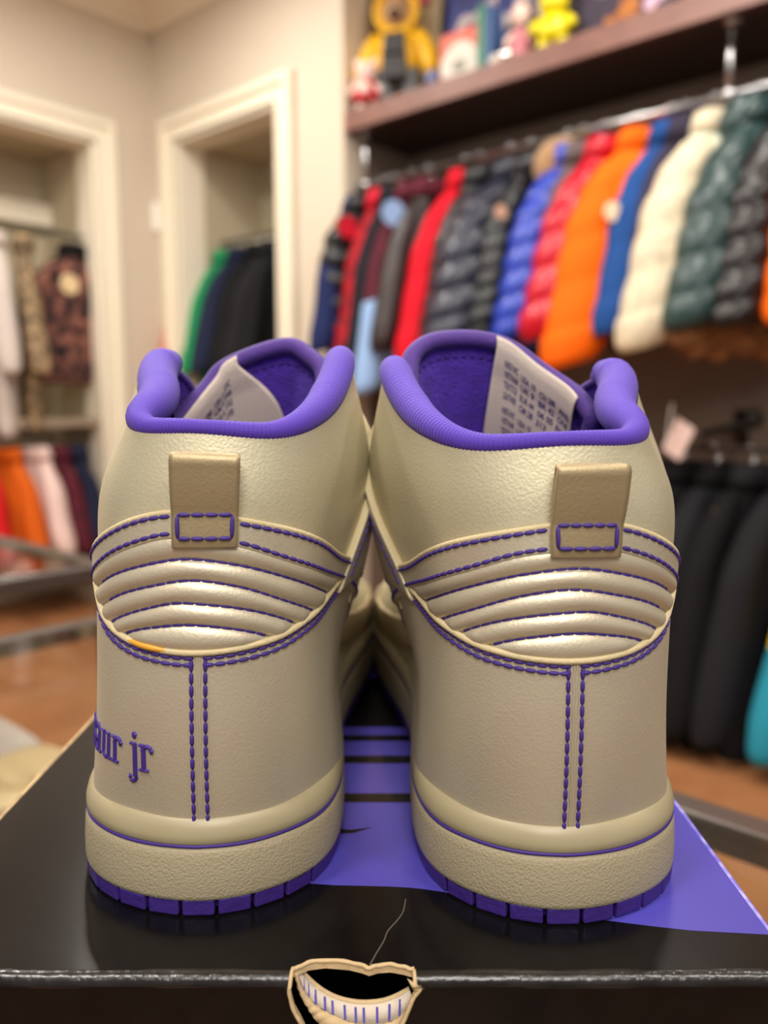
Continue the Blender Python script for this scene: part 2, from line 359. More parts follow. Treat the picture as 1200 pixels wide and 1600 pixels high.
# x of the neck on the rail, yaw (degrees off the rail normal), keyword settings
def rail_pt(x, b=B_RAIL, z=None):
    y = 150 + (1140 - x) * 0.263
    a, _ = on_B(x, y, b); return RB(a, b, Z_RAIL if z is None else z)
YJ = YAWB + pi / 2                                             # jacket width runs across the rail
def jk(x, label, body, twist=30, name='puffer_jacket', cat='jacket', **k):
    k.setdefault('group', GR); k.setdefault('wk', 0.76)
    return garment(name, label, cat, rail_pt(x) + np.array([0, 0, 0.0 - 0.0]), YJ - radians(twist), C[body], **k)
jk(566, 'black quilted vest with a red shoulder patch, first on the rail from the wall', 'blackpuff', 16, 'quilted_vest', 'vest', sleeves=False, puffs=6, W=0.31, T=0.085, L=0.64, collar=C['blackpuff'], badge=(C['redpatch'], -0.13, -0.20, 0.045), lower=(0.93, C['redpatch']))
jk(560, 'dark navy jacket half hidden at the wall end of the rail', 'navy', 12, 'navy_jacket', W=0.23, T=0.045, L=0.74, collar=C['navy'])
jk(600, 'red and dark plaid jacket hanging behind a black vest', 'redplaid', 24, 'plaid_jacket', W=0.20, T=0.045, L=0.70, sl=0.66, collar=C['redpatch'])
jk(618, 'slim ink black jacket between the red plaid and the pale denim one', 'ink', 24, 'black_jacket', W=0.215, T=0.045, L=0.76, sl=0.70, collar=C['ink'])
jk(645, 'maroon plaid shirt jacket with pale denim sleeves and lower body', 'maroon', 25, 'denim_shirt', 'shirt', sleeve=C['maroon'], sleeve2=(0.48, C['denim']), W=0.22, T=0.055, L=0.84, collar=C['maroon'], lower=(0.45, C['denim']), sl=0.74, badge=(C['denim'], -0.12, -0.18, 0.05))
jk(672, 'dark brown shell jacket beside the thick bright red one', 'brown', 26, 'brown_jacket', W=0.22, T=0.05, L=0.78, collar=C['maroon'])
jk(728, 'bright red smooth padded jacket left of the shiny slate puffer', 'red', 27, W=0.235, T=0.075, L=0.70, puffs=3, amp=0.10, sl=0.64, collar=C['red'])
jk(752, 'slim black padded jacket squeezed beside the bright red one', 'blackpuff', 27, W=0.225, T=0.05, L=0.75, puffs=7, amp=0.22, collar=C['blackpuff'])
jk(800, 'shiny slate black puffer jacket with a small tan badge', 'slate', 28, W=0.27, T=0.125, L=0.70, puffs=5, amp=0.3, collar=C['slate'], badge=(C['badge2'], -0.12, -0.26, 0.024))
jk(832, 'black padded coat just left of the blue puffer with the fur hood', 'blackpuff', 28, W=0.225, T=0.06, L=0.74, puffs=8, amp=0.22, collar=C['blackpuff'])
jk(890, 'cobalt blue puffer jacket with a tan fur hood', 'blue', 30, W=0.235, T=0.075, L=0.72, puffs=6, amp=0.28, collar=C['blue'], hood=(C['tanfur'], 1.0))
jk(915, 'warm grey jacket showing as a sliver between blue and crimson puffers', 'grey', 29, 'grey_jacket', W=0.225, T=0.04, L=0.72, collar=C['grey'])
jk(948, 'crimson puffer jacket standing tall beside the orange one', 'crimson', 30, W=0.25, T=0.085, L=0.62, puffs=4, amp=0.26, collar=C['crimson'])
jk(1000, 'bright orange puffer jacket with a round white chest badge', 'orange', 32, W=0.25, T=0.13, L=0.60, puffs=4, amp=0.10, collar=C['orange'], sl=0.66, badge=(C['badge'], -0.165, -0.33, 0.030))
jk(1052, 'royal blue jacket right of the orange puffer', 'royal', 31, 'blue_jacket', W=0.235, T=0.06, L=0.68, collar=C['royal'], puffs=3, amp=0.1)
jk(1076, 'thin plum grey jacket between the royal blue and the cream one', 'plum', 30, 'grey_jacket', W=0.225, T=0.045, L=0.67, collar=C['plum'])
jk(1120, 'mint and cream printed puffer jacket with a pale collar', 'mint', 31, W=0.26, T=0.105, L=0.66, puffs=4, amp=0.12, sl=0.62, collar=C['cream'], sleeve=C['cream'])
jk(1192, 'shiny dark teal hooded coat with brown fur at its hem', 'teal', 30, 'teal_coat', 'coat', W=0.25, T=0.11, L=0.63, puffs=4, amp=0.2, collar=C['teal'], hood=(C['teal'], 0.95), fur=(C['brownfur'], -0.71, 0.06, 0.24))
jk(1258, 'dark plum puffer jacket at the right edge of the picture', 'darkpuff', 27, W=0.25, T=0.08, L=0.64, puffs=6, amp=0.3, collar=C['darkpuff'])
jk(1322, 'orange jacket just showing at the right edge above the low rail', 'orange', 20, W=0.23, T=0.07, L=0.62, puffs=5, amp=0.2, collar=C['orange'])
# the low rail on the right
GL = 'dark garments on the low rail'
def lk(x, label, body, twist=26, name='black_coat', cat='coat', **k):
    a, _ = on_B(x, 702, -0.07); k.setdefault('sl', 0.72); k.setdefault('hang', M_WOOD if 'wooden' in label else MATS['black_metal'])
    return garment(name, label, cat, RB(a, -0.07, Z_LOW), YJ - radians(twist), C[body], group=GL, **k)
lk(1010, 'black coat mostly behind the right sneaker on the low rail', 'black', W=0.22, T=0.06, L=0.93, collar=C['black'])
lk(1068, 'black coat next to the right sneaker, with a pale swing tag hanging over it', 'black2', W=0.22, T=0.06, L=0.94, collar=C['black'])
lk(1122, 'charcoal coat in the middle of the low rail', 'black2', W=0.235, T=0.065, L=0.93, collar=C['black'])
lk(1178, 'black coat on a wooden hanger beside the aqua jacket', 'black', W=0.235, T=0.065, L=0.93, collar=C['black2'], badge=(C['palegrey'], -0.06, -0.22, 0.02))
lk(1240, 'charcoal coat partly covered by the aqua and white jacket', 'black2', W=0.235, T=0.06, L=0.93, collar=C['black'])
lk(1365, 'aqua jacket with yellow shoulders and a white band, at the right edge', 'aqua', 34, 'sports_jacket', 'jacket', sleeve=C['yellow'], sleeve2=(0.50, C['aqua']), W=0.25, T=0.07, L=0.74, collar=C['yellow'])
# ------------------------------------------------------------------ clothes in the niches
bB = -0.26; zb = on_B(390, 372, bB)[1]
rB = rail('clothes_rail', 'short chrome rail inside the niche beside the pier', RB(A0 + 0.003, bB, zb), RB(A1 - 0.003, bB, zb), 0.012, M_STEEL)
def nb(x, label, body, name, cat, twist=10, **k):
    a, _ = on_B(x, 370, bB); k.setdefault('W', 0.20)
    return garment(name, label, cat, RB(a, bB, zb), YJ - radians(twist), C[body], group='garments in the niche beside the pier', **k)
nb(328, 'dusty pink top at the left end of the niche rail', 'pinkred', 'knit_top', 'top', W=0.25, T=0.04, L=0.78, collar=C['pinkred'])
nb(352, 'green top hanging second in the niche beside the pier', 'green', 'knit_top', 'top', T=0.045, L=0.80, collar=C['green'])
nb(376, 'night blue jacket hanging right of the green top', 'nightblue', 'dark_jacket', 'jacket', 14, T=0.06, L=0.80, collar=C['nightblue'])
nb(404, 'black jacket hanging right of the night blue one in the niche', 'black', 'dark_jacket', 'jacket', 14, T=0.06, L=0.80, collar=C['black'])
nb(426, 'charcoal jacket partly behind the white niche frame', 'black2', 'dark_jacket', 'jacket', 14, T=0.06, L=0.82, collar=C['black2'])
nb(446, 'black jacket hidden by the white niche frame', 'black', 'dark_jacket', 'jacket', 14, T=0.06, L=0.82, collar=C['black'])
# ledge in the back of each niche
q = MB(); boxR(q, RB, A0 + 0.001, A1 - 0.001, -ND + 0.001, -ND + 0.09, zb - 0.03, zb + 0.045); struct(q.build('trim_4', M_TRIM))
bA = -0.12; zA = on_A(75, 362, bA)[1]
rA = rail('clothes_rail', 'upper steel rail in the left niche holding the floral jacket', RA(S0 + 0.003, bA, zA), RA(S1 - 0.003, bA, zA), 0.014, M_STEEL)
zl = on_A(30, 334, -NDA)[1]
q = MB(); boxR(q, RA, S0 + 0.001, S1 - 0.001, -NDA + 0.001, -NDA + 0.09, zl - 0.06, zl + 0.05); struct(q.build('trim_5', M_TRIM))
YA = math.atan2(NA[1], NA[0]) + pi / 2                        # -y of the garment faces out of the niche
def na(x, label, body, name, cat, turn=0, b=bA, z=None, y=362, **k):
    s, _ = on_A(x, y, b)
    return garment(name, label, cat, RA(s, b, zA if z is None else z), YA + radians(turn), C[body], **k)
na(112, 'black and floral print jacket facing out of the left niche', 'floral', 'floral_jacket', 'jacket', 2, W=0.27, T=0.07, L=0.74, collar=C['black'], sl=0.56, flare=0.0, badge=(C['oatmeal'], -0.06, -0.25, 0.05))
na(34, 'long leaf print shirt hanging edge on in the left niche', 'leaf', 'print_shirt', 'shirt', 72, W=0.16, T=0.04, L=0.98, collar=C['leaf'])
na(-10, 'pale grey long shirt at the left edge of the picture', 'palegrey', 'pale_shirt', 'shirt', 72, W=0.15, T=0.05, L=1.0, collar=C['palegrey'])
# lower bar of the left niche
zq = on_A(60, 660, -0.10)[1]
q = MB(); boxR(q, RA, S0 + 0.001, S1 - 0.001, -0.40, -0.02, zq - 0.02, zq + 0.02)
tag(q.build('niche_shelf', mat('taupe_board', srgb(150, 132, 112), 0.6)), 'narrow taupe shelf board across the left niche', 'shelf')
zr2 = zq - 0.075
rA2 = rail('clothes_rail', 'lower steel rail in the left niche above the orange shirt', RA(S0 + 0.003, bA, zr2), RA(S1 - 0.003, bA, zr2), 0.012, M_STEEL)
GA = 'garments on the lower rail of the left niche'
for x, lab, bd, W_, L_ in ((-40, 'bright red top at the left edge on the lower niche rail', 'brightred', .20, .62), (10, 'rust orange shirt on the lower niche rail', 'rust', .215, .70), (56, 'pink and white shirt next to the rust orange one', 'pinkwhite', .21, .72), (86, 'maroon plaid shirt on the lower niche rail', 'maroon', .20, .70), (114, 'night blue shirt last on the lower niche rail', 'nightblue', .20, .68)):
    na(x, lab, bd, 'hanging_shirt', 'shirt', -62, z=zr2, y=690, W=W_ * 0.85, T=0.055, L=L_, collar=C[bd], group=GA)

# swing tag by the low rail
a, z = on_B(1062, 682, 0.06)
t = empty('swing_tag', RB(a, 0.06, z), YAWB - 0.3); tag(t, 'pale cardboard swing tag hanging at the low rail', 'tag')
o = MB().box((0, 0, -0.01), (0.075, 0.004, 0.11)).build('card', C['pinkwhite'], t); o.rotation_euler = (0, radians(28), 0)
MB().tube([(-0.02, 0, 0.04), (-0.01, -0.03, 0.10), (0.0, -0.06, Z_LOW - z + 0.011)], 0.0015, 6).build('string', C['white'], t)

# ------------------------------------------------------------------ things on the wall shelf
def shelf_at(x, y, b):
    a, _ = on_B(x, y, b); return a
M_YEL = mat('toy_yellow', srgb(232, 176, 20), 0.5); M_TAN = mat('toy_tan', srgb(176, 138, 100), 0.5); M_BLK = mat('toy_black', srgb(46, 44, 46), 0.5)
M_GRY = mat('toy_grey', srgb(104, 104, 106), 0.5); M_LBL = mat('toy_blue', srgb(130, 142, 190), 0.5); M_PINK = mat('toy_pink', srgb(206, 80, 110), 0.5)
M_RED = mat('toy_red', srgb(200, 40, 52), 0.45); M_PALE = mat('toy_pale', srgb(240, 208, 196), 0.5); M_BRN = mat('toy_brown', srgb(74, 52, 42), 0.5)
def toy(x, b, h, yaw, name, label, group=None):
    a = shelf_at(x, 160, b)
    e = empty(name, RB(a, b, ZS1 - 0.0015), yaw); tag(e, label, 'toy figure', group); return e
# large figure in a yellow hooded jacket, about 0.5 m tall
e = toy(622, -0.15, .5, -0.25, 'toy_figure', 'large toy figure in a yellow hooded jacket on the shelf end')
for s in (-1, 1):
    MB().lathe([(0.035, 0.0), (0.050, 0.006), (0.052, 0.04), (0.044, 0.06), (0.042, 0.15), (0.050, 0.19)], 18, (s * 0.056, 0, 0), sy=1.1).build('leg', M_GRY, e, True)
    MB().ell((s * 0.056, -0.03, 0.022), (0.042, 0.062, 0.022)).build('shoe', mat('toy_shoe', srgb(150, 150, 158), 0.4), e, True)
    MB().tube([(s * 0.085, 0, 0.325), (s * 0.125, -0.005, 0.27), (s * 0.155, -0.015, 0.19), (s * 0.165, -0.025, 0.15)], [0.04, 0.045, 0.045, 0.048], 14).build('sleeve', M_YEL, e, True)
    MB().ell((s * 0.167, -0.03, 0.125), (0.034, 0.034, 0.034)).build('hand', M_LBL if s > 0 else M_PALE, e, True)
MB().lathe([(0.085, 0.165), (0.105, 0.18), (0.110, 0.24), (0.100, 0.30), (0.075, 0.345), (0.04, 0.355)], 22, sy=0.75).build('jacket', M_YEL, e, True)
q = MB(); q.hexa([(-0.062, -0.098, 0.12), (0.062, -0.098, 0.12), (0.062, -0.06, 0.12), (-0.062, -0.06, 0.12), (-0.047, -0.090, 0.315), (0.047, -0.090, 0.315), (0.047, -0.05, 0.315), (-0.047, -0.05, 0.315)])
q.box((0, -0.100, 0.225), (0.118, 0.012, 0.012)); bevel(q.build('apron', M_BLK, e), 0.006)
MB().ell((0, -0.012, 0.42), (0.072, 0.066, 0.078)).build('head', M_TAN, e, True)
MB().ell((0, -0.072, 0.395), (0.030, 0.026, 0.024)).build('muzzle', M_BRN, e, True)
for s in (-1, 1): MB().ell((s * 0.026, -0.073, 0.435), (0.008, 0.006, 0.010)).build('eye', M_BLK, e, True)
q = MB(); R = []                                              # hood: a shell open to the front
for j in range(12):
    th = radians(20 + j * 14.5)
    R.append([(0.098 * sin(th) * cos(f) , 0.012 + 0.088 * (-cos(th)), 0.425 + 0.105 * sin(th) * sin(f)) for f in [2 * pi * k / 24 for k in range(24)]])
R = [r for r in R if True][2:]
q.loft(R, cap=False); o = q.build('hood', M_YEL, e, True); s_ = o.modifiers.new('thick', 'SOLIDIFY'); s_.thickness = 0.012
MB().tube([(0.094 * cos(f), -0.04, 0.425 + 0.10 * sin(f)) for f in [2 * pi * k / 28 for k in range(28)]], 0.014, 10, True).build('hood_rim', M_YEL, e, True)
e.scale = (0.9, 0.9, 0.9)
# small pale doll in red
e = toy(573, -0.06, .2, -0.2, 'small_doll', 'small pale doll in a red dress standing at the shelf end')
MB().lathe([(0.028, 0.035), (0.052, 0.04), (0.056, 0.065), (0.042, 0.10), (0.026, 0.118)], 18).build('dress', M_RED, e, True)
MB().ell((0, 0, 0.155), (0.046, 0.043, 0.044)).build('head', M_PALE, e, True)
MB().ell((0, -0.047, 0.078), (0.025, 0.014, 0.026)).build('bib', M_PALE, e, True)
for s in (-1, 1):
    MB().lathe([(0.018, 0), (0.021, 0.008), (0.018, 0.02), (0.014, 0.04)], 12, (s * 0.024, -0.004, 0)).build('leg', M_PALE, e, True)
    MB().tube([(s * 0.03, 0, 0.108), (s * 0.056, -0.01, 0.085), (s * 0.062, -0.02, 0.068)], [0.012, 0.012, 0.014], 10).build('arm', M_PALE, e, True)
    MB().ell((s * 0.036, 0.0, 0.192), (0.016, 0.010, 0.018)).build('ear', M_PALE, e, True)
    MB().ell((s * 0.017, -0.0405, 0.160), (0.005, 0.004, 0.007), 8, 6).build('eye', M_BLK, e, True)
# pink balloon-like ball behind the figure
e = toy(662, -0.27, .5, 0, 'pink_pompom', 'pink pompom on a stick behind the yellow hooded figure'); e['category'] = 'ornament'
MB().tube([(0, 0, 0), (0, 0, 0.45)], 0.005, 8).build('stick', M_TAN, e, True)
MB().ell((0, 0, 0.475), (0.03, 0.03, 0.035)).build('ball', M_PINK, e, True)
MB().lathe([(0.04, 0), (0.04, 0.012), (0.012, 0.018)], 16).build('base', M_BLK, e, True)

# framed pictures leaning on the alcove wall; strokes of the prints are flat shapes on the print
def picture(x0, x1, b, hgt, name, label, fr, bg):
    a0, a1 = shelf_at(x0, 120, b), shelf_at(x1, 70, b); wd = a1 - a0
    e = empty(name, RB((a0 + a1) / 2, b, ZS1 - 0.001), YAWB); e.rotation_euler = (-radians(4), 0, YAWB); tag(e, label, 'picture')
    q = MB(); f = 0.022
    for c, d in (((0, 0, f / 2), (wd, 0.024, f)), ((0, 0, hgt - f / 2), (wd, 0.024, f)), ((-wd / 2 + f / 2, 0, hgt / 2), (f, 0.024, hgt - 2 * f)), ((wd / 2 - f / 2, 0, hgt / 2), (f, 0.024, hgt - 2 * f))): q.box(c, d)
    q.build('picture_frame', fr, e)
    MB().box((0, 0.004, hgt / 2), (wd - 2 * f + 0.002, 0.008, hgt - 2 * f + 0.002)).build('print', bg, e)
    return e, wd
def flat(e, name, mt, pts, y=-0.0015, closed=True):
    """flat printed shape: polygon in the picture plane (x, z)"""
    V = [(x, yy, z) for yy in (y, y - 0.0006) for x, z in pts]; n = len(pts)
    return mk(name, V, [tuple(range(n)), tuple(range(n, 2 * n))[::-1]] + [(i, (i + 1) % n, n + (i + 1) % n, n + i) for i in range(n)], mt, e, False)
def ribbon2(pts, w):
    P = np.array(pts, float); T = np.gradient(P, axis=0); T /= np.linalg.norm(T, axis=1)[:, None]; N = np.stack([-T[:, 1], T[:, 0]], 1)
    return [tuple(p) for p in np.concatenate([P + N * w / 2, (P - N * w / 2)[::-1]])]
M_FRM = mat('frame_black', srgb(34, 30, 40), 0.4)
e, wd = picture(685, 880, -0.255, 0.52, 'framed_print', 'dark framed blue print with pale brush strokes behind the small toys', M_FRM, mat('print_blue', srgb(48, 60, 132), 0.45, vary=(9, srgb(34, 40, 92), 0.7)))
M_BR = mat('print_pale', srgb(196, 184, 184), 0.5)
for k, (x, z, a_, l_) in enumerate(((-0.17, 0.25, 0.5, 0.16), (-0.07, 0.30, 0.9, 0.17), (0.02, 0.27, -0.2, 0.12), (0.08, 0.30, 0.8, 0.16), (0.15, 0.28, -0.5, 0.12), (-0.13, 0.33, 0.25, 0.2), (0.10, 0.24, -0.9, 0.1))):
    P = [(x + cos(a_) * t * l_ + 0.02 * sin(7 * t + k), z + sin(a_) * t * l_ + 0.012 * sin(11 * t + 2 * k)) for t in np.linspace(-.5, .5, 12)]
    flat(e, 'brush_stroke', M_BR, ribbon2(P, 0.034), -0.0012 - 0.0007 * k)
flat(e, 'green_field', mat('print_green', srgb(92, 136, 112), 0.5), [(-0.22, 0.03), (0.05, 0.03), (0.05, 0.20), (-0.05, 0.22), (-0.22, 0.17)], -0.0002)
e, wd = picture(893, 1055, -0.255, 0.46, 'framed_print', 'dark framed print with a speckled orange shape, middle of the shelf', M_FRM, mat('print_night', srgb(66, 56, 72), 0.45))
flat(e, 'orange_shape', mat('print_orange', srgb(196, 122, 58), 0.5, vary=(45, srgb(140, 76, 30), 0.9)), [(-0.17, 0.023), (0.06, 0.023), (0.07, 0.08), (0.05, 0.12), (0.06, 0.16), (0.03, 0.21), (-0.01, 0.20), (-0.03, 0.15), (-0.07, 0.15), (-0.08, 0.10), (-0.13, 0.09)])
flat(e, 'grey_disc', mat('print_grey', srgb(128, 116, 128), 0.5), [(-0.08 + 0.05 * cos(t), 0.27 + 0.045 * sin(t)) for t in np.linspace(0, 6.1, 20)])
for i in range(14):
    x, z = 0.115 + rnd.uniform(-.045, .045), 0.14 + rnd.uniform(-.08, .1)
    flat(e, 'petal_mark', mat('print_pinkish', srgb(216, 178, 198), 0.5), [(x + 0.016 * cos(t), z + 0.013 * sin(t)) for t in np.linspace(0, 5.7, 9)], -0.0012 - 0.0001 * i)
e, wd = picture(1096, 1215, -0.255, 0.40, 'framed_print', 'pale framed print with blue and pink, cut by the picture top', M_TRIM, mat('print_violet', srgb(150, 130, 180), 0.45))
flat(e, 'blue_patch', mat('print_sky', srgb(96, 160, 214), 0.5), [(-0.06, 0.03), (0.03, 0.03), (0.05, 0.16), (-0.05, 0.18)])
flat(e, 'pink_patch', mat('print_rose', srgb(214, 140, 170), 0.5), [(-0.12, 0.03), (-0.065, 0.03), (-0.055, 0.2), (-0.12, 0.2)])
# red and white card box, green book, chrome balls, small figurine, yellow bear
a = shelf_at(723, 150, -0.17); e = empty('card_box', RB(a, -0.17, ZS1 - 0.001), YAWB); tag(e, 'red and white picture card box leaning in front of the blue print', 'box')
bevel(MB().box((0, 0, 0.115), (0.19, 0.05, 0.23)).build('box', mat('card_red', srgb(220, 98, 72), 0.5), e), 0.004)
flat(e, 'white_panel', mat('card_white', srgb(216, 206, 192), 0.5), [(0.083 * cos(t) * (1 + .12 * cos(2 * t)), 0.108 + 0.084 * sin(t)) for t in np.linspace(0, 6.1, 26)], -0.0256)
flat(e, 'grey_motif', mat('card_grey', srgb(130, 126, 112), 0.5), [(0.036 * cos(t), 0.10 + 0.022 * sin(t)) for t in np.linspace(0, 5.9, 14)], -0.0266)
a = shelf_at(764, 140, -0.17); e = empty('green_book', RB(a, -0.17, ZS1 - 0.001), YAWB); tag(e, 'upright green book with a blue back cover right of the red card box', 'book')
bevel(MB().box((-0.012, 0, 0.14), (0.036, 0.09, 0.28)).build('cover', mat('book_green', srgb(62, 122, 96), 0.5), e), 0.003)
MB().box((0.018, 0.004, 0.137), (0.024, 0.08, 0.274)).build('back_cover', mat('book_blue', srgb(64, 96, 150), 0.5), e)
for x, b, r, lab in ((775, -0.06, 0.026, 'small pale glossy ball on the shelf edge, left of its twin'), (790, -0.05, 0.029, 'small mirror ball glinting on the shelf edge')):
    a = shelf_at(x, 122, b); o = MB().ell((0, 0, 0), (r, r, r), 20, 14).build('glass_ball', mat('ball_silver', srgb(240, 240, 236), 0.12, 1.0) if r > .027 else mat('ball_pearl', srgb(226, 214, 196), 0.25), None, True, tuple(RB(a, b, ZS1 + r - 0.001))); tag(o, lab, 'ball', 'glossy balls on the shelf')
e = toy(812, -0.11, .2, YAWB + 0.3, 'figurine', 'dark haired figurine in a pink dress between the book and the yellow bear')
MB().lathe([(0.045, 0), (0.05, 0.01), (0.036, 0.07), (0.026, 0.12), (0.016, 0.14)], 18).build('dress', mat('toy_rose', srgb(202, 120, 130), 0.5), e, True)
MB().ell((0, -0.006, 0.178), (0.036, 0.035, 0.042)).build('head', M_PALE, e, True)
R = [sq((0.004, 0.018, z, rx, ry), 18, 2.2) for z, rx, ry in ((0.05, 0.05, 0.030), (0.12, 0.058, 0.036), (0.18, 0.05, 0.036), (0.215, 0.036, 0.030), (0.234, 0.014, 0.012))]
MB().loft(R).build('hair', M_BRN, e, True)
for s in (-1, 1): MB().tube([(s * 0.02, -0.005, 0.125), (s * 0.045, -0.012, 0.10), (s * 0.05, -0.022, 0.07)], [0.010, 0.011, 0.009], 10).build('arm', M_PALE, e, True)
e = toy(862, -0.10, .22, YAWB + 0.25, 'toy_bear', 'plain lemon yellow bear shaped toy on the shelf')
M_LEM = mat('toy_lemon', srgb(232, 214, 20), 0.3)
R = [sq((0, 0, z, rx, ry), 18, 2.2) for z, rx, ry in ((0.05, 0.03, 0.024), (0.056, 0.052, 0.040), (0.085, 0.056, 0.044), (0.12, 0.045, 0.038), (0.135, 0.034, 0.03))]
MB().loft(R).build('body', M_LEM, e, True)
MB().ell((0, -0.004, 0.172), (0.052, 0.046, 0.044)).build('head', M_LEM, e, True)
for s in (-1, 1):
    MB().ell((s * 0.040, 0, 0.212), (0.018, 0.012, 0.018)).build('ear', M_LEM, e, True)
    MB().tube([(s * 0.042, 0, 0.122), (s * 0.066, -0.014, 0.10), (s * 0.07, -0.024, 0.082)], [0.018, 0.018, 0.017], 12).build('arm', M_LEM, e, True)
    MB().lathe([(0.022, 0), (0.027, 0.008), (0.026, 0.04), (0.022, 0.062)], 14, (s * 0.03, -0.004, 0)).build('leg', M_LEM, e, True)

# ------------------------------------------------------------------ glass tables with black frames
M_GLASS = mat('glass_pane', srgb(236, 240, 236), 0.03, trans=1.0)
M_GLASS.node_tree.nodes['Principled BSDF'].inputs['IOR'].default_value = 1.12
M_BFR = mat('table_black', srgb(72, 62, 56), 0.35, 0.2)
def glass_table(c, wa, wb_, h, label, zlow=0.34, bar=0.026):
    e = empty('glass_table', (c[0], c[1], 0), YAWB); tag(e, label, 'table')
    bevel(MB().box((0, 0, h - 0.005), (wa - 2 * bar - 0.004, wb_ - 2 * bar - 0.004, 0.01)).build('glass_top', M_GLASS, e), 0.002)
    for s in (-1, 1):
        bevel(MB().box((0, s * (wb_ - bar) / 2, h - bar / 2), (wa, bar, bar)).build('frame_bar', M_BFR, e), 0.003)
        bevel(MB().box((s * (wa - bar) / 2, 0, h - bar / 2), (bar, wb_ - 2 * bar, bar)).build('frame_bar', M_BFR, e), 0.003)
        for r in (-1, 1):
            bevel(MB().box((s * (wa - bar) / 2, r * (wb_ - bar) / 2, (h - bar) / 2), (bar, bar, h - bar)).build('leg', M_BFR, e), 0.003)
    MB().box((0, 0, zlow), (wa - 2 * bar, wb_ - 2 * bar, 0.018)).build('lower_shelf', mat('shelf_pale', srgb(206, 188, 166), 0.4), e)
    return e
ZT = 0.779
# table under the shoebox: its far bar passes the right edge of the box
pr = on_z(1050, 1240, ZT); pl = on_z(1200, 1318, ZT)
nb_ = NB * 1.0
tc = (pr + pl) / 2 + DB * (-0.12) + NB * 0.36
glass_table((tc[0], tc[1]), 1.35, 0.76, ZT, 'black framed glass table carrying the shoebox')
p1_ = on_z(60, 856, ZT)
tc2 = p1_ - DB * 0.30 - NB * 0.02 + NB * 0.36
glass_table((tc2[0], tc2[1]), 1.1, 0.72, ZT, 'black framed glass display table left of the sneakers in the background')
# folded garments on the lower shelf of the far table
def folded(x, y, z, mt, lab, n=3, rz=0.3, sz=(0.30, 0.24)):
    p = on_z(x, y, z); e = empty('folded_garment', tuple(p), rz); tag(e, lab, 'folded garment')
    for k in range(n):
        R = [sq((0.004 * k, -0.003 * k, 0.001 + k * 0.022 + zz, sz[0] / 2 * f, sz[1] / 2 * f), 28, 5) for zz, f in ((0, 0.95), (0.006, 1.0), (0.015, 1.0), (0.021, 0.95))]
        MB().loft(R).build('fold', mt, e, True)
    R = [sq((0, -sz[1] * 0.15, n * 0.022 + zz, 0.06 * f, 0.03 * f), 18, 2.4) for zz, f in ((0, 1.1), (0.008, 1.0), (0.014, 0.8))]
    MB().loft(R).build('collar', mt, e, True)
zsh = 0.349
folded(40, 1262, zsh, C['oatmeal'], 'oatmeal folded garment under the far glass table', rz=YAWB + 0.1, sz=(0.2, 0.2))
folded(-25, 1190, zsh, C['palegrey'], 'pale grey folded garment under the glass tables at the left edge', n=2, rz=YAWB, sz=(0.25, 0.16))
# ------------------------------------------------------------------ the shoebox
ZB = EYE - 0.146                                            # top of the lid
BX0, BX1, BY0, BY1 = -0.1385, 0.1090, 0.1895, 0.5350
def up(x, y): p = on_z(x, y, ZB); return (p[0], p[1])
M_BOX = mat('box_black', srgb(9, 8, 9), 0.20, spec=0.26, bump=(42, 0.05, 'noise', 0.002), vary=(90, srgb(18, 16, 16), 0.45))
M_CARD = mat('raw_card', srgb(192, 166, 126), 0.85, bump=(500, 0.4))
M_PRINT = mat('box_purple', srgb(72, 66, 162), 0.20, vary=(14, srgb(70, 62, 152), 0.5))
box = empty('shoebox', (0, 0, ZB - 0.124)); tag(box, 'glossy black and purple shoebox with a torn finger hole in front', 'box')
def bl(o): o.parent = box; return o
def bz(z): return z - (ZB - 0.124)
# torn opening over the front fold, given in the plane of the lid top (x, y) and of the lid front (x, z)
fy = BY0
def front(x, y):                                            # a pixel on the lid front plane y = BY0
    r = ray(x, y); t = (fy - 0.0) / r[1]; p = CP + r * t; return (p[0], p[2] - ZB)
top_cut = [up(*p) for p in ((459, 1522), (466, 1512), (482, 1504.5), (508, 1501), (545, 1504), (566, 1509), (577, 1513), (590, 1509), (610, 1507.5), (630, 1511), (640, 1520))]
xl, xr = top_cut[0][0], top_cut[-1][0]
RF = 0.0028
top_cut = [(xl - 0.0006, fy + RF)] + [(x, max(y, fy + RF + 0.0003)) for x, y in top_cut] + [(xr + 0.0012, fy + RF)]
out = [(BX0, fy + RF)] + top_cut + [(BX1, fy + RF), (BX1, BY1), (BX0, BY1)]
TH_ = 0.0022
def prism(name, pts, f0, f1, mats, side_mi=0, parent=box, edge_range=None):
    """polygon extruded between two mappings; sides of edge_range get material 1 (raw card)"""
    bm = bmesh.new(); n = len(pts)
    a = [bm.verts.new(f0(*p)) for p in pts]; b = [bm.verts.new(f1(*p)) for p in pts]
    for ring_, rev in ((a, False), (b, True)):
        es = []
        for i in range(n): es.append(bm.edges.new((ring_[i], ring_[(i + 1) % n])))
        bmesh.ops.triangle_fill(bm, use_beauty=True, edges=es)
    for i in range(n):
        f = bm.faces.new((a[i], a[(i + 1) % n], b[(i + 1) % n], b[i]))
        if edge_range and edge_range[0] <= i < edge_range[1]: f.material_index = 1
    bmesh.ops.recalc_face_normals(bm, faces=bm.faces[:])
    me = bpy.data.meshes.new(name); bm.to_mesh(me); bm.free()
    for m_ in mats: me.materials.append(m_)
    o = bpy.data.objects.new(name, me); COL.objects.link(o); o.parent = parent
    return o
prism('lid_top', out, lambda x, y: (x, y, bz(ZB - TH_)), lambda x, y: (x, y, bz(ZB)), [M_BOX, M_CARD], edge_range=(1, 1 + len(top_cut) - 1))
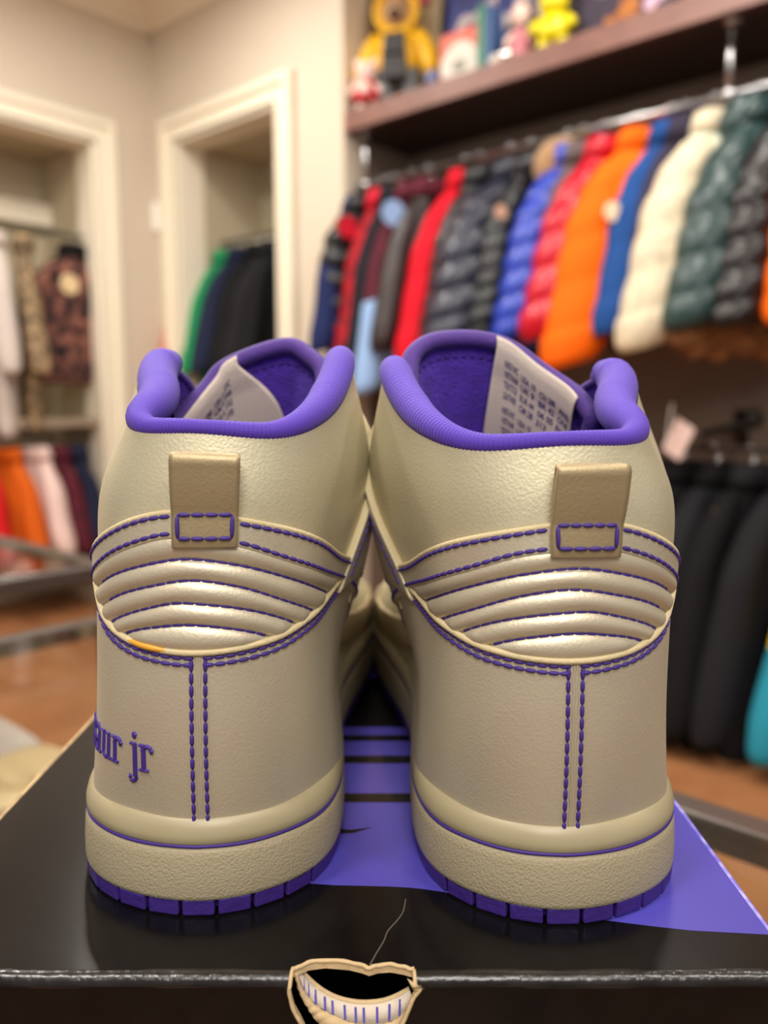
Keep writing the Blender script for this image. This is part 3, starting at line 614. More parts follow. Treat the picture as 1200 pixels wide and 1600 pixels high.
fr_cut = [front(*p) for p in ((452, 1541), (453, 1556), (459, 1578), (468, 1594), (474, 1606), (486, 1640), (540, 1672), (600, 1660), (622, 1612), (634, 1588), (645, 1561), (657, 1543), (650, 1535))]
fr_cut = [(xl - 0.0006, -RF)] + [(x, min(z, -RF - 0.0002)) for x, z in fr_cut] + [(xr + 0.0012, -RF)]
HL = -0.058
outf = [(BX0, -RF)] + fr_cut + [(BX1, -RF), (BX1, HL), (BX0, HL)]
prism('lid_front', outf, lambda x, z: (x, fy + TH_, bz(ZB + z)), lambda x, z: (x, fy, bz(ZB + z)), [M_BOX, M_CARD], edge_range=(1, len(fr_cut)))
# rounded fold between top and front, left and right of the tear, and the other lid sides
def fold(x0, x1, name='lid_fold'):
    r = RF; q = MB(); n = 10
    V = [(x, fy + r - r * cos(t), bz(ZB) - r + r * sin(t)) for x in np.linspace(x0, x1, 14) for t in np.linspace(-0.12, pi / 2 + 0.12, n)]
    V = [(v[0], v[1] + 0.00008 * sin(v[0] * 900), v[2] + 0.00008 * sin(v[0] * 610 + 1)) for v in V]
    q.add(V, [(i * n + k, i * n + k + 1, (i + 1) * n + k + 1, (i + 1) * n + k) for i in range(13) for k in range(n - 1)])
    return q.build(name, mat('box_fold', srgb(16, 14, 14), 0.26, bump=(300, 0.3), vary=(70, srgb(36, 32, 30), 0.6)), box, True)
fold(BX0, xl - 0.0004); fold(xr + 0.001, BX1)
for x, mt_ in ((BX0, M_BOX), (BX1, M_PRINT)):
    s = 1 if x < 0 else -1
    MB().hexa([(x, fy, bz(ZB + HL)), (x + s * TH_, fy, bz(ZB + HL)), (x + s * TH_, BY1, bz(ZB + HL)), (x, BY1, bz(ZB + HL)), (x, fy, bz(ZB - 0.0002)), (x + s * TH_, fy, bz(ZB - 0.0002)), (x + s * TH_, BY1, bz(ZB - 0.0002)), (x, BY1, bz(ZB - 0.0002))]).build('lid_side', mt_, box)
MB().box(((BX0 + BX1) / 2, BY1 - TH_ / 2, bz(ZB + HL / 2)), (BX1 - BX0, TH_, -HL)).build('lid_back', M_BOX, box)
MB().tube([(BX0 + 0.0006, fy, bz(ZB - 0.0008)), (BX0 + 0.0006, BY1, bz(ZB - 0.0008))], 0.0011, 8).build('worn_edge', mat('worn_card', srgb(196, 166, 122), 0.7, vary=(120, srgb(120, 96, 70), 0.6)), box, True)
MB().tube([(BX1 - 0.0004, fy, bz(ZB - 0.0006)), (BX1 - 0.0004, BY1, bz(ZB - 0.0006))], 0.0009, 8).build('lid_edge', mat('edge_lilac', srgb(112, 102, 204), 0.25, vary=(220, srgb(190, 184, 236), 0.5)), box, True)
# tray of the box below the lid
M_IN = mat('box_inside', srgb(16, 14, 14), 0.9)
q = MB(); i_ = 0.003; t_ = 0.003
for c, d in ((((BX0 + BX1) / 2, BY1 - 0.006, 0.0595), (BX1 - BX0 - 2 * i_ - .002, t_, 0.119)), ((BX0 + i_ + .002, (BY0 + BY1) / 2, 0.0595), (t_, BY1 - BY0 - 0.014, 0.119)), ((BX1 - i_ - .002, (BY0 + BY1) / 2, 0.0595), (t_, BY1 - BY0 - 0.014, 0.119)), (((BX0 + BX1) / 2, (BY0 + BY1) / 2, 0.002), (BX1 - BX0 - .012, BY1 - BY0 - 0.016, 0.0035))): q.box(c, d)
q.build('tray', M_IN, box)
# the tray's front wall with its own half-moon hole; torn card rim and printed paper strip
def arc(pix, y): 
    P = []
    for p in pix:
        r = ray(*p); t = y / r[1]; w_ = CP + r * t; P.append((w_[0], w_[2] - ZB))
    return P
yt = BY0 + 0.0065
moon = arc(((470, 1513), (483, 1530), (505, 1548), (530, 1560), (560, 1566), (590, 1565), (615, 1558), (640, 1545)), yt)
strip_lo = arc(((464, 1519), (474, 1543), (496, 1570), (530, 1588), (556, 1597), (600, 1597), (625, 1586), (646, 1562)), yt - 0.002)
tearlo = arc(((462, 1519), (468, 1548), (480, 1572), (500, 1598), (540, 1625), (600, 1622), (632, 1596), (650, 1556)), yt - 0.003)
def band(name, A, B, ya, yb, mt, wob=0.0):
    n = len(A); V = []
    for (P, y) in ((A, ya), (B, yb)): V += [(p[0], y + wob * sin(9 * i), bz(ZB + p[1])) for i, p in enumerate(P)]
    q = MB().add(V, [(i, i + 1, n + i + 1, n + i) for i in range(n - 1)])
    o = q.build(name, mt, box, True); s_ = o.modifiers.new('thick', 'SOLIDIFY'); s_.thickness = 0.0008; s_.offset = 0; return o
def dens(P, k=5):
    P = np.array(P); t = np.arange(len(P)); tt = np.linspace(0, len(P) - 1, (len(P) - 1) * k + 1)
    out_ = []
    for x in tt:                                            # catmull-rom
        i = min(int(x), len(P) - 2); f = x - i; p0, p1, p2, p3 = P[max(i - 1, 0)], P[i], P[i + 1], P[min(i + 2, len(P) - 1)]
        out_.append(.5 * (2 * p1 + (p2 - p0) * f + (2 * p0 - 5 * p1 + 4 * p2 - p3) * f * f + (3 * p1 - p0 - 3 * p2 + p3) * f ** 3))
    return out_
moon, strip_lo, tearlo = dens(moon), dens(strip_lo), dens(tearlo)
M_PAPER = mat('pale_paper', srgb(198, 184, 168), 0.85, bump=(400, 0.3))
MB().tube([(p[0], yt, bz(ZB + p[1])) for p in moon], 0.0007, 8).build('torn_rim', M_CARD, box, True)
band('paper_strip', moon, strip_lo, yt - 0.0002, yt - 0.0022, M_PAPER)
n = len(moon); tk = MB()
for f in (0.06, 0.13, 0.21, 0.30, 0.37, 0.47, 0.55, 0.61, 0.71, 0.82, 0.91):      # purple tick marks printed on the strip
    i = f * (n - 1); j = int(i); g = i - j
    A = np.array(moon[j]) * (1 - g) + np.array(moon[j + 1]) * g
    lx = np.array([q_[0] for q_ in strip_lo]); lz = np.array([q_[1] for q_ in strip_lo]); bx = A[0] + 0.0004 - 0.0009 * f ** 3
    B = np.array([bx, np.interp(bx, lx, lz)])
    A, B = A + (B - A) * .14, A + (B - A) * .88; w_ = 0.0003
    tk.add([(A[0] - w_, yt - 0.0011, bz(ZB + A[1])), (A[0] + w_, yt - 0.0011, bz(ZB + A[1])), (B[0] + w_, yt - 0.0028, bz(ZB + B[1])), (B[0] - w_, yt - 0.0028, bz(ZB + B[1]))], [(0, 1, 2, 3)])
tk.build('tick_marks', mat('ink_purple', srgb(62, 52, 150), 0.6), box)
band('torn_card', strip_lo, tearlo, yt - 0.0024, yt - 0.0034, M_CARD, 0.0003)
# dark inner wall behind
MB().box(((BX0 + BX1) / 2, yt + 0.0005 + 0.006, bz(ZB - 0.085)), (BX1 - BX0 - 0.014, 0.002, 0.066)).build('tray_front', M_IN, box)
# rough card lip around the tear
q = MB(); P = [(x, y, bz(ZB) + 0.0001 + 0.00012 * sin(i * 1.1)) for i, (x, y) in enumerate(dens(top_cut, 4))]
q.tube(P, [0.0005 + 0.0001 * abs(sin(i * 0.9)) for i in range(len(P))], 7)
q2 = [(x, fy - 0.0002, bz(ZB + z)) for x, z in dens(fr_cut, 4)]
q.tube(q2, [0.0005 + 0.0001 * abs(sin(i * 0.7)) for i in range(len(q2))], 7)
for a_, b_ in ((top_cut[0], fr_cut[1]), (top_cut[-1], fr_cut[-2])):
    q.tube([(a_[0], a_[1], bz(ZB)), (a_[0] * .7 + b_[0] * .3, fy + RF * .35, bz(ZB) - RF * .3), (a_[0] * .3 + b_[0] * .7, fy - 0.0001, bz(ZB) - RF * .9), (b_[0], fy - .0002, bz(ZB + b_[1]))], 0.00055, 7)
tp = front(657, 1543); q.add([(tp[0] - 0.0035, fy - 0.0006, bz(ZB + 0.0002)), (tp[0] + 0.0012, fy - 0.0005, bz(ZB + tp[1])), (tp[0] - 0.002, fy - 0.0004, bz(ZB - 0.0032)), (tp[0] - 0.0022, fy - 0.0016, bz(ZB - 0.0012))], [(0, 1, 3), (1, 2, 3), (0, 3, 2), (0, 2, 1)])
q.build('torn_edge', M_CARD, box, True)
# scuff: crease running from the tear over the lid
cr = [up(*p) for p in ((578, 1508), (588, 1490), (600, 1470), (606, 1455), (622, 1437), (630, 1424), (634, 1405))]
MB().tube([(x, y, bz(ZB) + 0.00005) for x, y in dens(cr, 4)], 0.00022, 6).build('crease', mat('scuffed_card', srgb(84, 76, 68), 0.7), box, True)
# printing on the lid: purple field with a curved front border and black bars; the far wide bar is a painted reflection
def lid_layer(name, pts, mt, k):
    return prism(name, pts, lambda x, y: (x, y, bz(ZB)), lambda x, y: (x, y, bz(ZB) + 0.00006 * k), [mt])
fb = [up(*p) for p in ((400, 1378), (520, 1383), (600, 1385), (660, 1389), (740, 1402), (850, 1424), (985, 1443), (1080, 1454))]
xe = BX1 - 0.0002; ye = up(1200, 1461)[1]
field = [(-0.03, BY1 - 0.001)] + [(-0.03, fb[0][1])] + dens(fb, 3)[3:] + [(xe, ye), (xe, BY1 - 0.001)]
lid_layer('purple_field', field, M_PRINT, 1)
def bar(y0, y1, x0=-0.03, x1=0.075, k=2): 
    a_, b_ = up(600, y0)[1], up(600, y1)[1]; lid_layer('black_bar', [(x0, a_), (x1, a_), (x1, b_), (x0, b_)], M_BOX, k)
bar(1254, 1240); bar(1193, 1181); bar(1158, 1149); bar(1136, 1060)  # last, wide bar: dark reflection between the shoes put in as black
sw = [up(*p) for p in ((520, 1294), (548, 1297), (582, 1293), (552, 1302), (520, 1304))]
lid_layer('black_mark', sw, M_BOX, 2)
# ------------------------------------------------------------------ the sneakers (all lengths in cm, local: x outwards, y towards the toe)
SOLE = np.array([[0,0],[2.15,.55],[3.8,2.05],[4.42,4.6],[4.45,8.2],[4.35,12.5],[4.45,17],[5,21.5],[4.3,26.6],[-.6,30],[-4.9,26.6],[-5.4,21.5],[-4.6,17],[-3.87,12.5],[-3.97,8.2],[-4.07,4.6],[-3.52,2.05],[-2.01,.55]])
UP = np.array([
 [[0,.42,2.5],[1.87,.92,2.5],[3.5,2.25,2.5],[3.95,4.6,2.5],[3.78,8.2,2.5],[3.66,12.5,2.5],[4.1,17,2.5],[4.6,21.5,2.5],[3.95,26.4,2.6],[-.55,29.5,2.7],[-4.55,26.4,2.6],[-5.05,21.5,2.5],[-4.25,17,2.5],[-3.75,12.5,2.5],[-3.76,8.2,2.5],[-3.84,4.6,2.5],[-3.1,2.25,2.5],[-1.82,.92,2.5]],
 [[0,.1,5.4],[1.8,.6,5.4],[3.23,2,5.4],[3.81,4.4,5.4],[3.7,8.2,5.3],[3.71,12.5,4.9],[4.2,17,4.3],[4.65,21.5,3.8],[3.95,26.3,3.6],[-.55,29.45,3.5],[-4.55,26.3,3.6],[-5.1,21.5,3.8],[-4.3,17,4.3],[-3.45,12.5,4.9],[-3.57,8.2,5.3],[-3.54,4.4,5.4],[-3,2,5.4],[-1.75,.6,5.4]],
 [[0,.05,8.6],[1.81,.6,8.6],[3.2,2,8.6],[3.79,4.6,8.7],[3.9,8.2,8.7],[3.81,12.2,7.9],[3.95,16.4,6.7],[4.2,20.8,5.5],[3.4,25.2,4.7],[-.5,28,4.4],[-3.9,25.2,4.7],[-4.6,20.8,5.5],[-4,16.4,6.7],[-3.64,12.2,7.9],[-4.39,8.2,8.7],[-3.61,4.6,8.7],[-2.96,2,8.6],[-1.75,.6,8.6]],
 [[0,.15,11.6],[1.91,.6,11.6],[3.14,2,11.7],[3.95,4.7,11.9],[4.38,8.2,12.2],[3.8,11.7,11.3],[3.6,15.4,8.9],[3.3,19.6,7],[2.4,23.2,5.7],[-.4,25.2,5.3],[-2.5,23.2,5.7],[-3.4,19.6,7],[-3.4,15.4,8.9],[-3.86,11.8,10.9],[-4.72,8.2,12.2],[-4.02,4.7,11.9],[-3.17,2,11.7],[-1.85,.6,11.6]],
 [[0,.45,13.6],[1.6,.85,13.6],[2.45,2.3,13.85],[2.82,4.8,14.4],[3.45,8,15.45],[2.35,10.7,14.9],[2.4,14.6,10.7],[2,18.2,8.4],[1.1,20.3,7.1],[0,20.8,6.7],[-1.1,20.3,7.1],[-2,18.2,8.4],[-2.3,14.6,10.7],[-2.93,11.4,13.79],[-3.9,8,15.65],[-3.75,4.8,14.6],[-3.05,2.2,13.75],[-1.85,.85,13.45]]], float)
def pcs(Cp, t):
    """periodic cubic spline through the stations"""
    n = len(Cp); A = np.eye(n) * 4 + np.roll(np.eye(n), 1, 0) + np.roll(np.eye(n), -1, 0)
    D = np.linalg.solve(A, 3 * (np.roll(Cp, -1, 0) - np.roll(Cp, 1, 0)))
    t = np.asarray(t, float) % n; i = np.floor(t).astype(int) % n; f = (t - np.floor(t))[:, None]; j = (i + 1) % n
    return Cp[i] * (1 + 2 * f) * (1 - f) ** 2 + D[i] * f * (1 - f) ** 2 + Cp[j] * f * f * (3 - 2 * f) + D[j] * f * f * (f - 1)
def Sraw(u, w):
    u = np.asarray(u, float).ravel(); w = np.asarray(w, float).ravel()
    R = np.stack([pcs(UP[k], u) for k in range(5)]); E_ = np.concatenate([[2 * R[0] - R[1]], R, [2 * R[4] - R[3]]])
    i = np.clip(np.floor(w).astype(int), 0, 3); f = (w - i)[:, None]; n = np.arange(len(u))
    p0, p1, p2, p3 = E_[i, n], E_[i + 1, n], E_[i + 2, n], E_[i + 3, n]
    return .5 * (2 * p1 + (p2 - p0) * f + (2 * p0 - 5 * p1 + 4 * p2 - p3) * f ** 2 + (3 * p1 - p0 - 3 * p2 + p3) * f ** 3)
def curve(nodes):
    X = np.array([a for a, _ in nodes]); Y = np.array([b for _, b in nodes])
    def f0(u):
        u = np.clip(np.asarray(u, float), X[0], X[-1]); i = np.clip(np.searchsorted(X, u, 'right') - 1, 0, len(X) - 2)
        m_ = np.gradient(Y, X); h = X[i + 1] - X[i]; t = (u - X[i]) / h
        return (2 * t**3 - 3 * t**2 + 1) * Y[i] + (t**3 - 2 * t**2 + t) * h * m_[i] + (-2 * t**3 + 3 * t**2) * Y[i + 1] + (t**3 - t**2) * h * m_[i + 1]
    g = np.linspace(X[0], X[-1], 1200); k = np.exp(-np.linspace(-2.5, 2.5, 61) ** 2 / 2); k /= k.sum()
    y = f0(g); y = np.convolve(np.pad(y, 30, 'reflect', reflect_type='odd'), k, 'valid')
    return lambda u: np.interp(u, g, y)
STT = curve([(-5.4, 1.4), (-4, 1.9), (-3.18, 2.2), (-2.2, 2.53), (-1.3, 2.76), (-.65, 2.88), (0, 2.96), (.4, 2.97), (.8, 2.91), (1.35, 2.76), (2, 2.55), (3, 2.2), (4, 1.9), (5, 1.55)])
STB = curve([(-5.4, 1.08), (-4, 1.6), (-3, 2.03), (-2, 2.3), (-1.2, 2.49), (-.57, 2.64), (0, 2.70), (.35, 2.73), (.78, 2.66), (1.3, 2.53), (2, 2.3), (3, 1.95), (4, 1.6), (5, 1.25)])
UCV = curve([(-3.2, 2.03), (-2.4, 1.96), (-1.85, 1.91), (-1.2, 1.815), (-.57, 1.77), (0, 1.755), (.6, 1.77), (1.1, 1.815), (1.5, 1.90), (1.75, 1.99), (2.15, 2.25)])
Q1 = curve([(-2.6, 2.0), (-2.1, 2.14), (-1.3, 2.335), (-.5, 2.49), (.15, 2.545), (.8, 2.47), (1.4, 2.35), (2.1, 2.15)])
Q2 = curve([(-2.6, 1.75), (-1.9, 1.975), (-1.3, 2.13), (-.5, 2.31), (.08, 2.365), (.68, 2.30), (1.35, 2.17), (2.1, 1.93)])
Q3 = curve([(-2.6, 1.5), (-1.5, 1.91), (-.75, 2.085), (-.1, 2.16), (.3, 2.17), (.75, 2.105), (1.4, 1.955), (2.1, 1.7)])
Q4 = curve([(-2.6, 1.2), (-1.05, 1.83), (-.38, 1.95), (.1, 1.985), (.6, 1.95), (1.15, 1.86), (2.1, 1.5)])
FIT = {'L': dict(pos=(-.05362, .2133), yaw=.0298, roll=.0277, spr=.0101, zs=.02525, sg=-1, useam=-.02, utab=-.12),
       'R': dict(pos=(.05096, .2093), yaw=.00865, roll=-.0205, spr=.1634, zs=.00144, sg=1, useam=.12, utab=.20)}
def leather(name, c, c2, sc=1300, st=0.18):
    return mat(name, srgb(*c), 0.50, 0.58, bump=(sc, st, 'leather', 0.00035), vary=(38, srgb(*c2), 0.45), spec=0.5)
M_LEA = leather('pearl_leather', (200, 191, 168), (197, 183, 163)); M_LEA2 = leather('pearl_leather_ankle', (201, 193, 165), (196, 187, 157), 1300, 0.22)
M_TAB = leather('pearl_leather_tab_shaded', (164, 147, 114), (156, 140, 108)); M_EDGE = mat('raw_leather_edge', srgb(192, 176, 138), 0.8, bump=(900, 0.3))  # tab leather darkened: shade of the down-facing loop put into its colour
M_STI = mat('purple_thread', srgb(56, 32, 120), 0.65)
M_FOX = mat('midsole_textured', srgb(154, 142, 116), 0.6, bump=(1300, 0.6, 'noise', 0.0006)); M_RAND = mat('midsole_cream', srgb(152, 141, 112), 0.42, vary=(60, srgb(146, 133, 102), 0.5))
M_OUT = mat('outsole_purple', srgb(52, 30, 112), 0.5, bump=(420, 0.35))
M_KNIT = mat('collar_knit', srgb(74, 42, 160), 0.75, sheen=0.08, bump=(1500, 0.3, 'noise', 0.0004)); M_FELT = mat('lining_felt', srgb(84, 46, 176), 0.9, sheen=0.12, bump=(1100, 0.9, 'noise', 0.001), vary=(180, srgb(66, 34, 140), 0.6))
M_BIND = mat('tongue_binding', srgb(72, 42, 126), 0.75, sheen=0.08, bump=(900, 0.3)); M_LABEL = mat('tongue_label', srgb(212, 196, 180), 0.8, bump=(1400, 0.5, 'noise', 0.0004)); M_LINK = mat('label_ink', srgb(74, 60, 112), 0.8)
M_BRASS = mat('brass_eyelet', srgb(170, 136, 78), 0.35, 0.9); M_LACE = mat('lace_cloth', srgb(206, 194, 168), 0.85, bump=(900, 0.5)); M_SW = mat('swoosh_purple', srgb(64, 44, 128), 0.6, bump=(800, 0.5)); M_GLUE = mat('amber_glue', srgb(206, 150, 50), 0.4)

class Shoe:
    def __init__(s, side, name, label, group):
        s.P = FIT[side]; s.side = side
        s.e = empty(name, (s.P['pos'][0], s.P['pos'][1], ZB + 0.0002), s.P['yaw']); tag(s.e, label, 'sneaker', group)
    def D(s, P):
        """fit of this shoe: lean, opening of the collar; cm -> m"""
        P = np.array(P, float).reshape(-1, 3) / 100; p = s.P
        P[:, 0] *= p['sg']; t = np.clip(P[:, 2] / .14, 0, 1.3)
        P[:, 0] *= 1 + p['spr'] * t ** 2; P[:, 2] *= 1 + p['zs'] * np.clip(t, 0, 1); P[:, 0] += p['roll'] * P[:, 2]
        return P
    def S(s, u, w, off=0.0):
        """point of the upper, off cm outside it"""
        u = np.asarray(u, float).ravel(); w = np.broadcast_to(np.asarray(w, float).ravel(), u.shape); h = 1e-3
        X = s.D(Sraw(u, w)); n = np.cross(s.D(Sraw(u + h, w)) - X, s.D(Sraw(u, w + h)) - X) * s.P['sg']
        n /= np.linalg.norm(n, axis=1)[:, None] + 1e-15
        return X + n * (np.broadcast_to(np.asarray(off, float).ravel(), u.shape)[:, None] / 100)
    def grid(s, name, V, nu, nv, mats, closed=False, mi=None, thick=None):
        F = [(i * nv + j, ((i + 1) % nu) * nv + j, ((i + 1) % nu) * nv + j + 1, i * nv + j + 1) for i in range(nu if closed else nu - 1) for j in range(nv - 1)]
        o = mk(name, V, F, mats, s.e, True, mi)
        if thick: m_ = o.modifiers.new('thick', 'SOLIDIFY'); m_.thickness = thick; m_.offset = 0
        return o
    def patch(s, name, fmap, ns, nv, off, mats, rim=0.55, low=-0.03, relief=None):
        """leather piece lying on the upper: fmap(a, v) -> (u, w); its cut edge drops down to the upper"""
        A = np.concatenate([[0, .004], np.linspace(.012, .988, ns), [.996, 1]]); B = np.concatenate([[0, .02], np.linspace(.06, .94, nv), [.98, 1]])
        a, b = np.meshgrid(A, B, indexing='ij'); u, w = fmap(a.ravel(), b.ravel()); o = np.full(u.shape, float(off))
        if relief is not None: o = o + relief(u, w)
        na_, nb_ = a.shape; I = np.arange(na_ * nb_).reshape(na_, nb_)
        bd = np.zeros((na_, nb_), bool); bd[0] = bd[-1] = True; bd[:, 0] = bd[:, -1] = True
        o = np.where(bd.ravel(), off * rim, o)
        V = list(s.S(u, w, o)); F = []; M = []
        for i in range(na_ - 1):
            for j in range(nb_ - 1): F.append((I[i, j], I[i + 1, j], I[i + 1, j + 1], I[i, j + 1])); M.append(0)
        ring_ = list(I[:, 0]) + list(I[-1, 1:]) + list(I[-2::-1, -1]) + list(I[0, -2:0:-1])
        k = len(V); V += list(s.S(u[ring_], w[ring_], low)); n = len(ring_)
        for i in range(n): F.append((ring_[i], ring_[(i + 1) % n], k + (i + 1) % n, k + i)); M.append(1 if len(mats) > 1 else 0)
        o_ = mk(name, V, F, mats, s.e, True, M)
        return o_
    def stitch(s, P, name='stitching', mt=None, L=.40, gap=.06, r=.052, parent=None, wave=0.0):
        """row of thread stitches along a 3d path (m)"""
        P = np.array(P); d = np.concatenate([[0], np.cumsum(np.linalg.norm(np.diff(P, axis=0), axis=1))]) * 100
        n = max(1, int(d[-1] / (L + gap))); st = d[-1] / n; q = MB()
        at = lambda x: np.array([np.interp(x, d, P[:, k]) for k in range(3)])
        for i in range(n):
            a0, a1 = i * st + gap / 2, (i + 1) * st - gap / 2
            pts = [at(a0 + (a1 - a0) * f) for f in (0, .18, .5, .82, 1)]
            q.tube(pts, [r * .35 / 100, r * .9 / 100, r / 100, r * .9 / 100, r * .35 / 100], 6)
        return q.build(name, mt or M_STI, parent or s.e, True)
    def line(s, f, u0, u1, off, n=90):
        u = np.linspace(u0, u1, n); return s.S(u, f(u), off)

def build_shoe(side, label):
    s = Shoe(side, 'high_top_sneaker', label, None); p = s.P; sg = p['sg']
    # ---- sole
    N = 300; t = np.linspace(0, 18, N, endpoint=False); O = pcs(SOLE, t); T = np.roll(O, -1, 0) - np.roll(O, 1, 0); T /= np.linalg.norm(T, axis=1)[:, None]
    INW = np.stack([-T[:, 1], T[:, 0]], 1)                    # inward normal of the outline (runs lateral first = counter-clockwise)
    def ringz(o, z): Q = O + INW * o; return np.concatenate([Q, np.full((N, 1), z)], 1)
    def sweep(name, prof, mt):
        V = np.stack([ringz(o, z) for o, z in prof], 1).reshape(-1, 3); return s.grid(name, s.D(V), N, len(prof), mt, True)
    sweep('midsole_sidewall', [(1.2, .50), (.28, .46), (.10, .47), (.02, .53), (0, .65), (-.01, 1.2), (.02, 1.8), (.05, 1.98), (.11, 2.08), (.22, 2.10), (.4, 2.05)], M_FOX)
    rand = sweep('midsole_rand', [(.4, 2.04), (.2, 2.10), (.10, 2.15), (.05, 2.24), (.05, 2.42), (.11, 2.65), (.22, 2.84), (.36, 2.93), (.5, 2.93), (.7, 2.8)], M_RAND)
    G = np.concatenate([O + INW * .10, np.full((N, 1), 2.125)], 1); G[:, 2] += 0.01 * np.sin(np.arange(N) * .3)
    MB().tube(s.D(G), .00055, 7, True).build('welt_thread', M_STI, rand, True)
    Bm = bmesh.new(); ra = ringz(.35, .12); rb = ringz(.3, .50)
    V = s.D(np.concatenate([ra, rb])); F = [tuple(range(N))[::-1], tuple(range(N, 2 * N))] + [(i, (i + 1) % N, N + (i + 1) % N, N + i) for i in range(N)]
    Bm.free(); mk('outsole', V, F, M_OUT, s.e, False)
    per = np.concatenate([[0], np.cumsum(np.linalg.norm(np.diff(np.vstack([O, O[:1]]), axis=0), axis=1))]); nb_ = 66
    Oc = np.vstack([O, O[:1]]); Ic = np.vstack([INW, INW[:1]])
    for k in range(nb_):
        a0, a1 = (k - .5) * per[-1] / nb_ + .05, (k + .5) * per[-1] / nb_ - .05
        pts = []
        for a in (a0, a1):
            a = a % per[-1]; pts.append((np.array([np.interp(a, per, Oc[:, c]) for c in (0, 1)]), np.array([np.interp(a, per, Ic[:, c]) for c in (0, 1)])))
        (q0, n0), (q1, n1) = pts; hz = .02 * sin(k * 2.3)
        P = [(*(q0 + n0 * .05), 0.0), (*(q1 + n1 * .05), 0.0), (*(q1 + n1 * .85), 0.0), (*(q0 + n0 * .85), 0.0), (*(q0 + n0 * (.02 + hz)), .55), (*(q1 + n1 * (.02 + hz)), .55), (*(q1 + n1 * .85), .55), (*(q0 + n0 * .85), .55)]
        bevel(MB().hexa(s.D(P)).build('tread_block', M_OUT, s.e), .0007)
    # ---- upper shell
    nu, nw = 216, 60; U, W = np.meshgrid(np.linspace(0, 18, nu, endpoint=False), np.linspace(-.1, 4, nw), indexing='ij')
    s.grid('upper', s.S(U, W), nu, nw, M_LEA2, True)
    # ---- heel counter: its top follows the U curve, then runs under the strap
    def ctop(u): return np.where((u > -3.15) & (u < 2.12), UCV(u), STB(u) + .08)
    counter = s.patch('heel_counter', lambda a, v: (-4.3 + 8.2 * a, -.06 + v * (ctop(-4.3 + 8.2 * a) + .06)), 150, 26, .10, [M_LEA, M_EDGE])
    # ---- quilted panel: padded ribs between the stitch lines
    def relief(u, w):
        Ls = [UCV(u) - .02, Q4(u), Q3(u), Q2(u), Q1(u), STB(u) + .05]; o = np.zeros(u.shape)
        for lo, hi in zip(Ls[:-1], Ls[1:]):
            lo = np.maximum(lo, UCV(u) - .02); k = (w >= lo) & (w <= hi) & (hi > lo); f = np.where(k, (w - lo) / np.maximum(hi - lo, 1e-6), 0)
            o = np.where(k, .21 * np.clip(4 * f * (1 - f), 0, 1) ** .62 * np.clip((hi - lo) / .16, .25, 1), o)
        return o
    ua, ub = -3.1, 2.13
    quilt = s.patch('quilted_panel', lambda a, v: (ua + (ub - ua) * a, (UCV(ua + (ub - ua) * a) - .03) + v * (STB(ua + (ub - ua) * a) + .06 - UCV(ua + (ub - ua) * a) + .03)), 150, 70, .02, [M_LEA, M_EDGE], 1.0, relief=relief)
    for q_, lo, hi in ((Q1, -2.52, 1.78), (Q2, -2.02, 1.55), (Q3, -1.52, 1.5), (Q4, -1.02, 1.18)):
        u = np.linspace(lo, hi, 80); k = q_(u) > UCV(u) + .005; s.stitch(s.S(u, q_(u), .045)[k], L=.36, gap=-.04, r=.075, parent=quilt)
    # cut edge of the counter and its double row of stitches
    u = np.linspace(-3.12, 2.1, 130)
    MB().tube(s.S(u, UCV(u) - .008, .115), .00105, 8).build('counter_edge', M_EDGE, counter, True)
    if side == 'L':
        u = np.linspace(.35, 1.15, 30); MB().tube(s.S(u, UCV(u) - .002, .16), [.0003 + .0007 * sin(pi * i / 29) for i in range(30)], 8).build('glue_mark', M_GLUE, counter, True)['label'] = 'amber glue stain on the edge'
    for d_ in (.055, .115):
        for a0, a1 in ((-3.0, p['useam'] - .06), (p['useam'] + .06, 2.0)): s.stitch(s.line(lambda u: UCV(u) - d_, a0, a1, .115), L=.30, gap=.01, r=.062, parent=counter)
    # ---- back seam
    for du in (-.1, .1):
        w = np.linspace(.06, 1.69, 60); s.stitch(s.S(np.full(60, p['useam'] + du), w, .11), L=.34, gap=.0, r=.064, parent=counter)
    w = np.linspace(.03, 1.72, 60)
    for du in (-.022, .022): MB().tube(s.S(np.full(60, p['useam'] + du) + .006 * np.sin(w * 23), w, .085), .00042, 7).build('seam_welt', M_LEA, counter, True)
    # ---- strap round the heel
    strap = s.patch('heel_strap', lambda a, v: (-5.3 + 10.2 * a, STB(-5.3 + 10.2 * a) + v * (STT(-5.3 + 10.2 * a) - STB(-5.3 + 10.2 * a))), 170, 10, .20, [M_LEA, M_EDGE], .7)
    uc = p['utab']; hw = .41
    for f, d_ in ((STT, -.035), (STB, .045)):
        for a0, a1 in ((-5.1, uc - hw - .03), (uc + hw + .05, 4.7)): s.stitch(s.line(lambda u: f(u) + d_, a0, a1, .205), L=.30, gap=.01, r=.062, parent=strap)
    for f, d_ in ((STT, 0.0), (STB, -.012)):
        MB().tube(s.line(f, -5.25, 4.85, .13 if f is STT else .10, 160), .0009, 7).build('strap_edge', M_EDGE, strap, True)
    # ---- pull tab: a strip sewn on the strap and looped over
    prof = [(.24, 2.655), (.27, 2.72), (.285, 2.85), (.30, 2.965), (.38, 3.08), (.50, 3.27), (.60, 3.45), (.66, 3.56), (.64, 3.62), (.54, 3.65), (.42, 3.60), (.36, 3.45), (.33, 3.2), (.25, 2.98), (.22, 2.8), (.2, 2.66)]
    pr = []
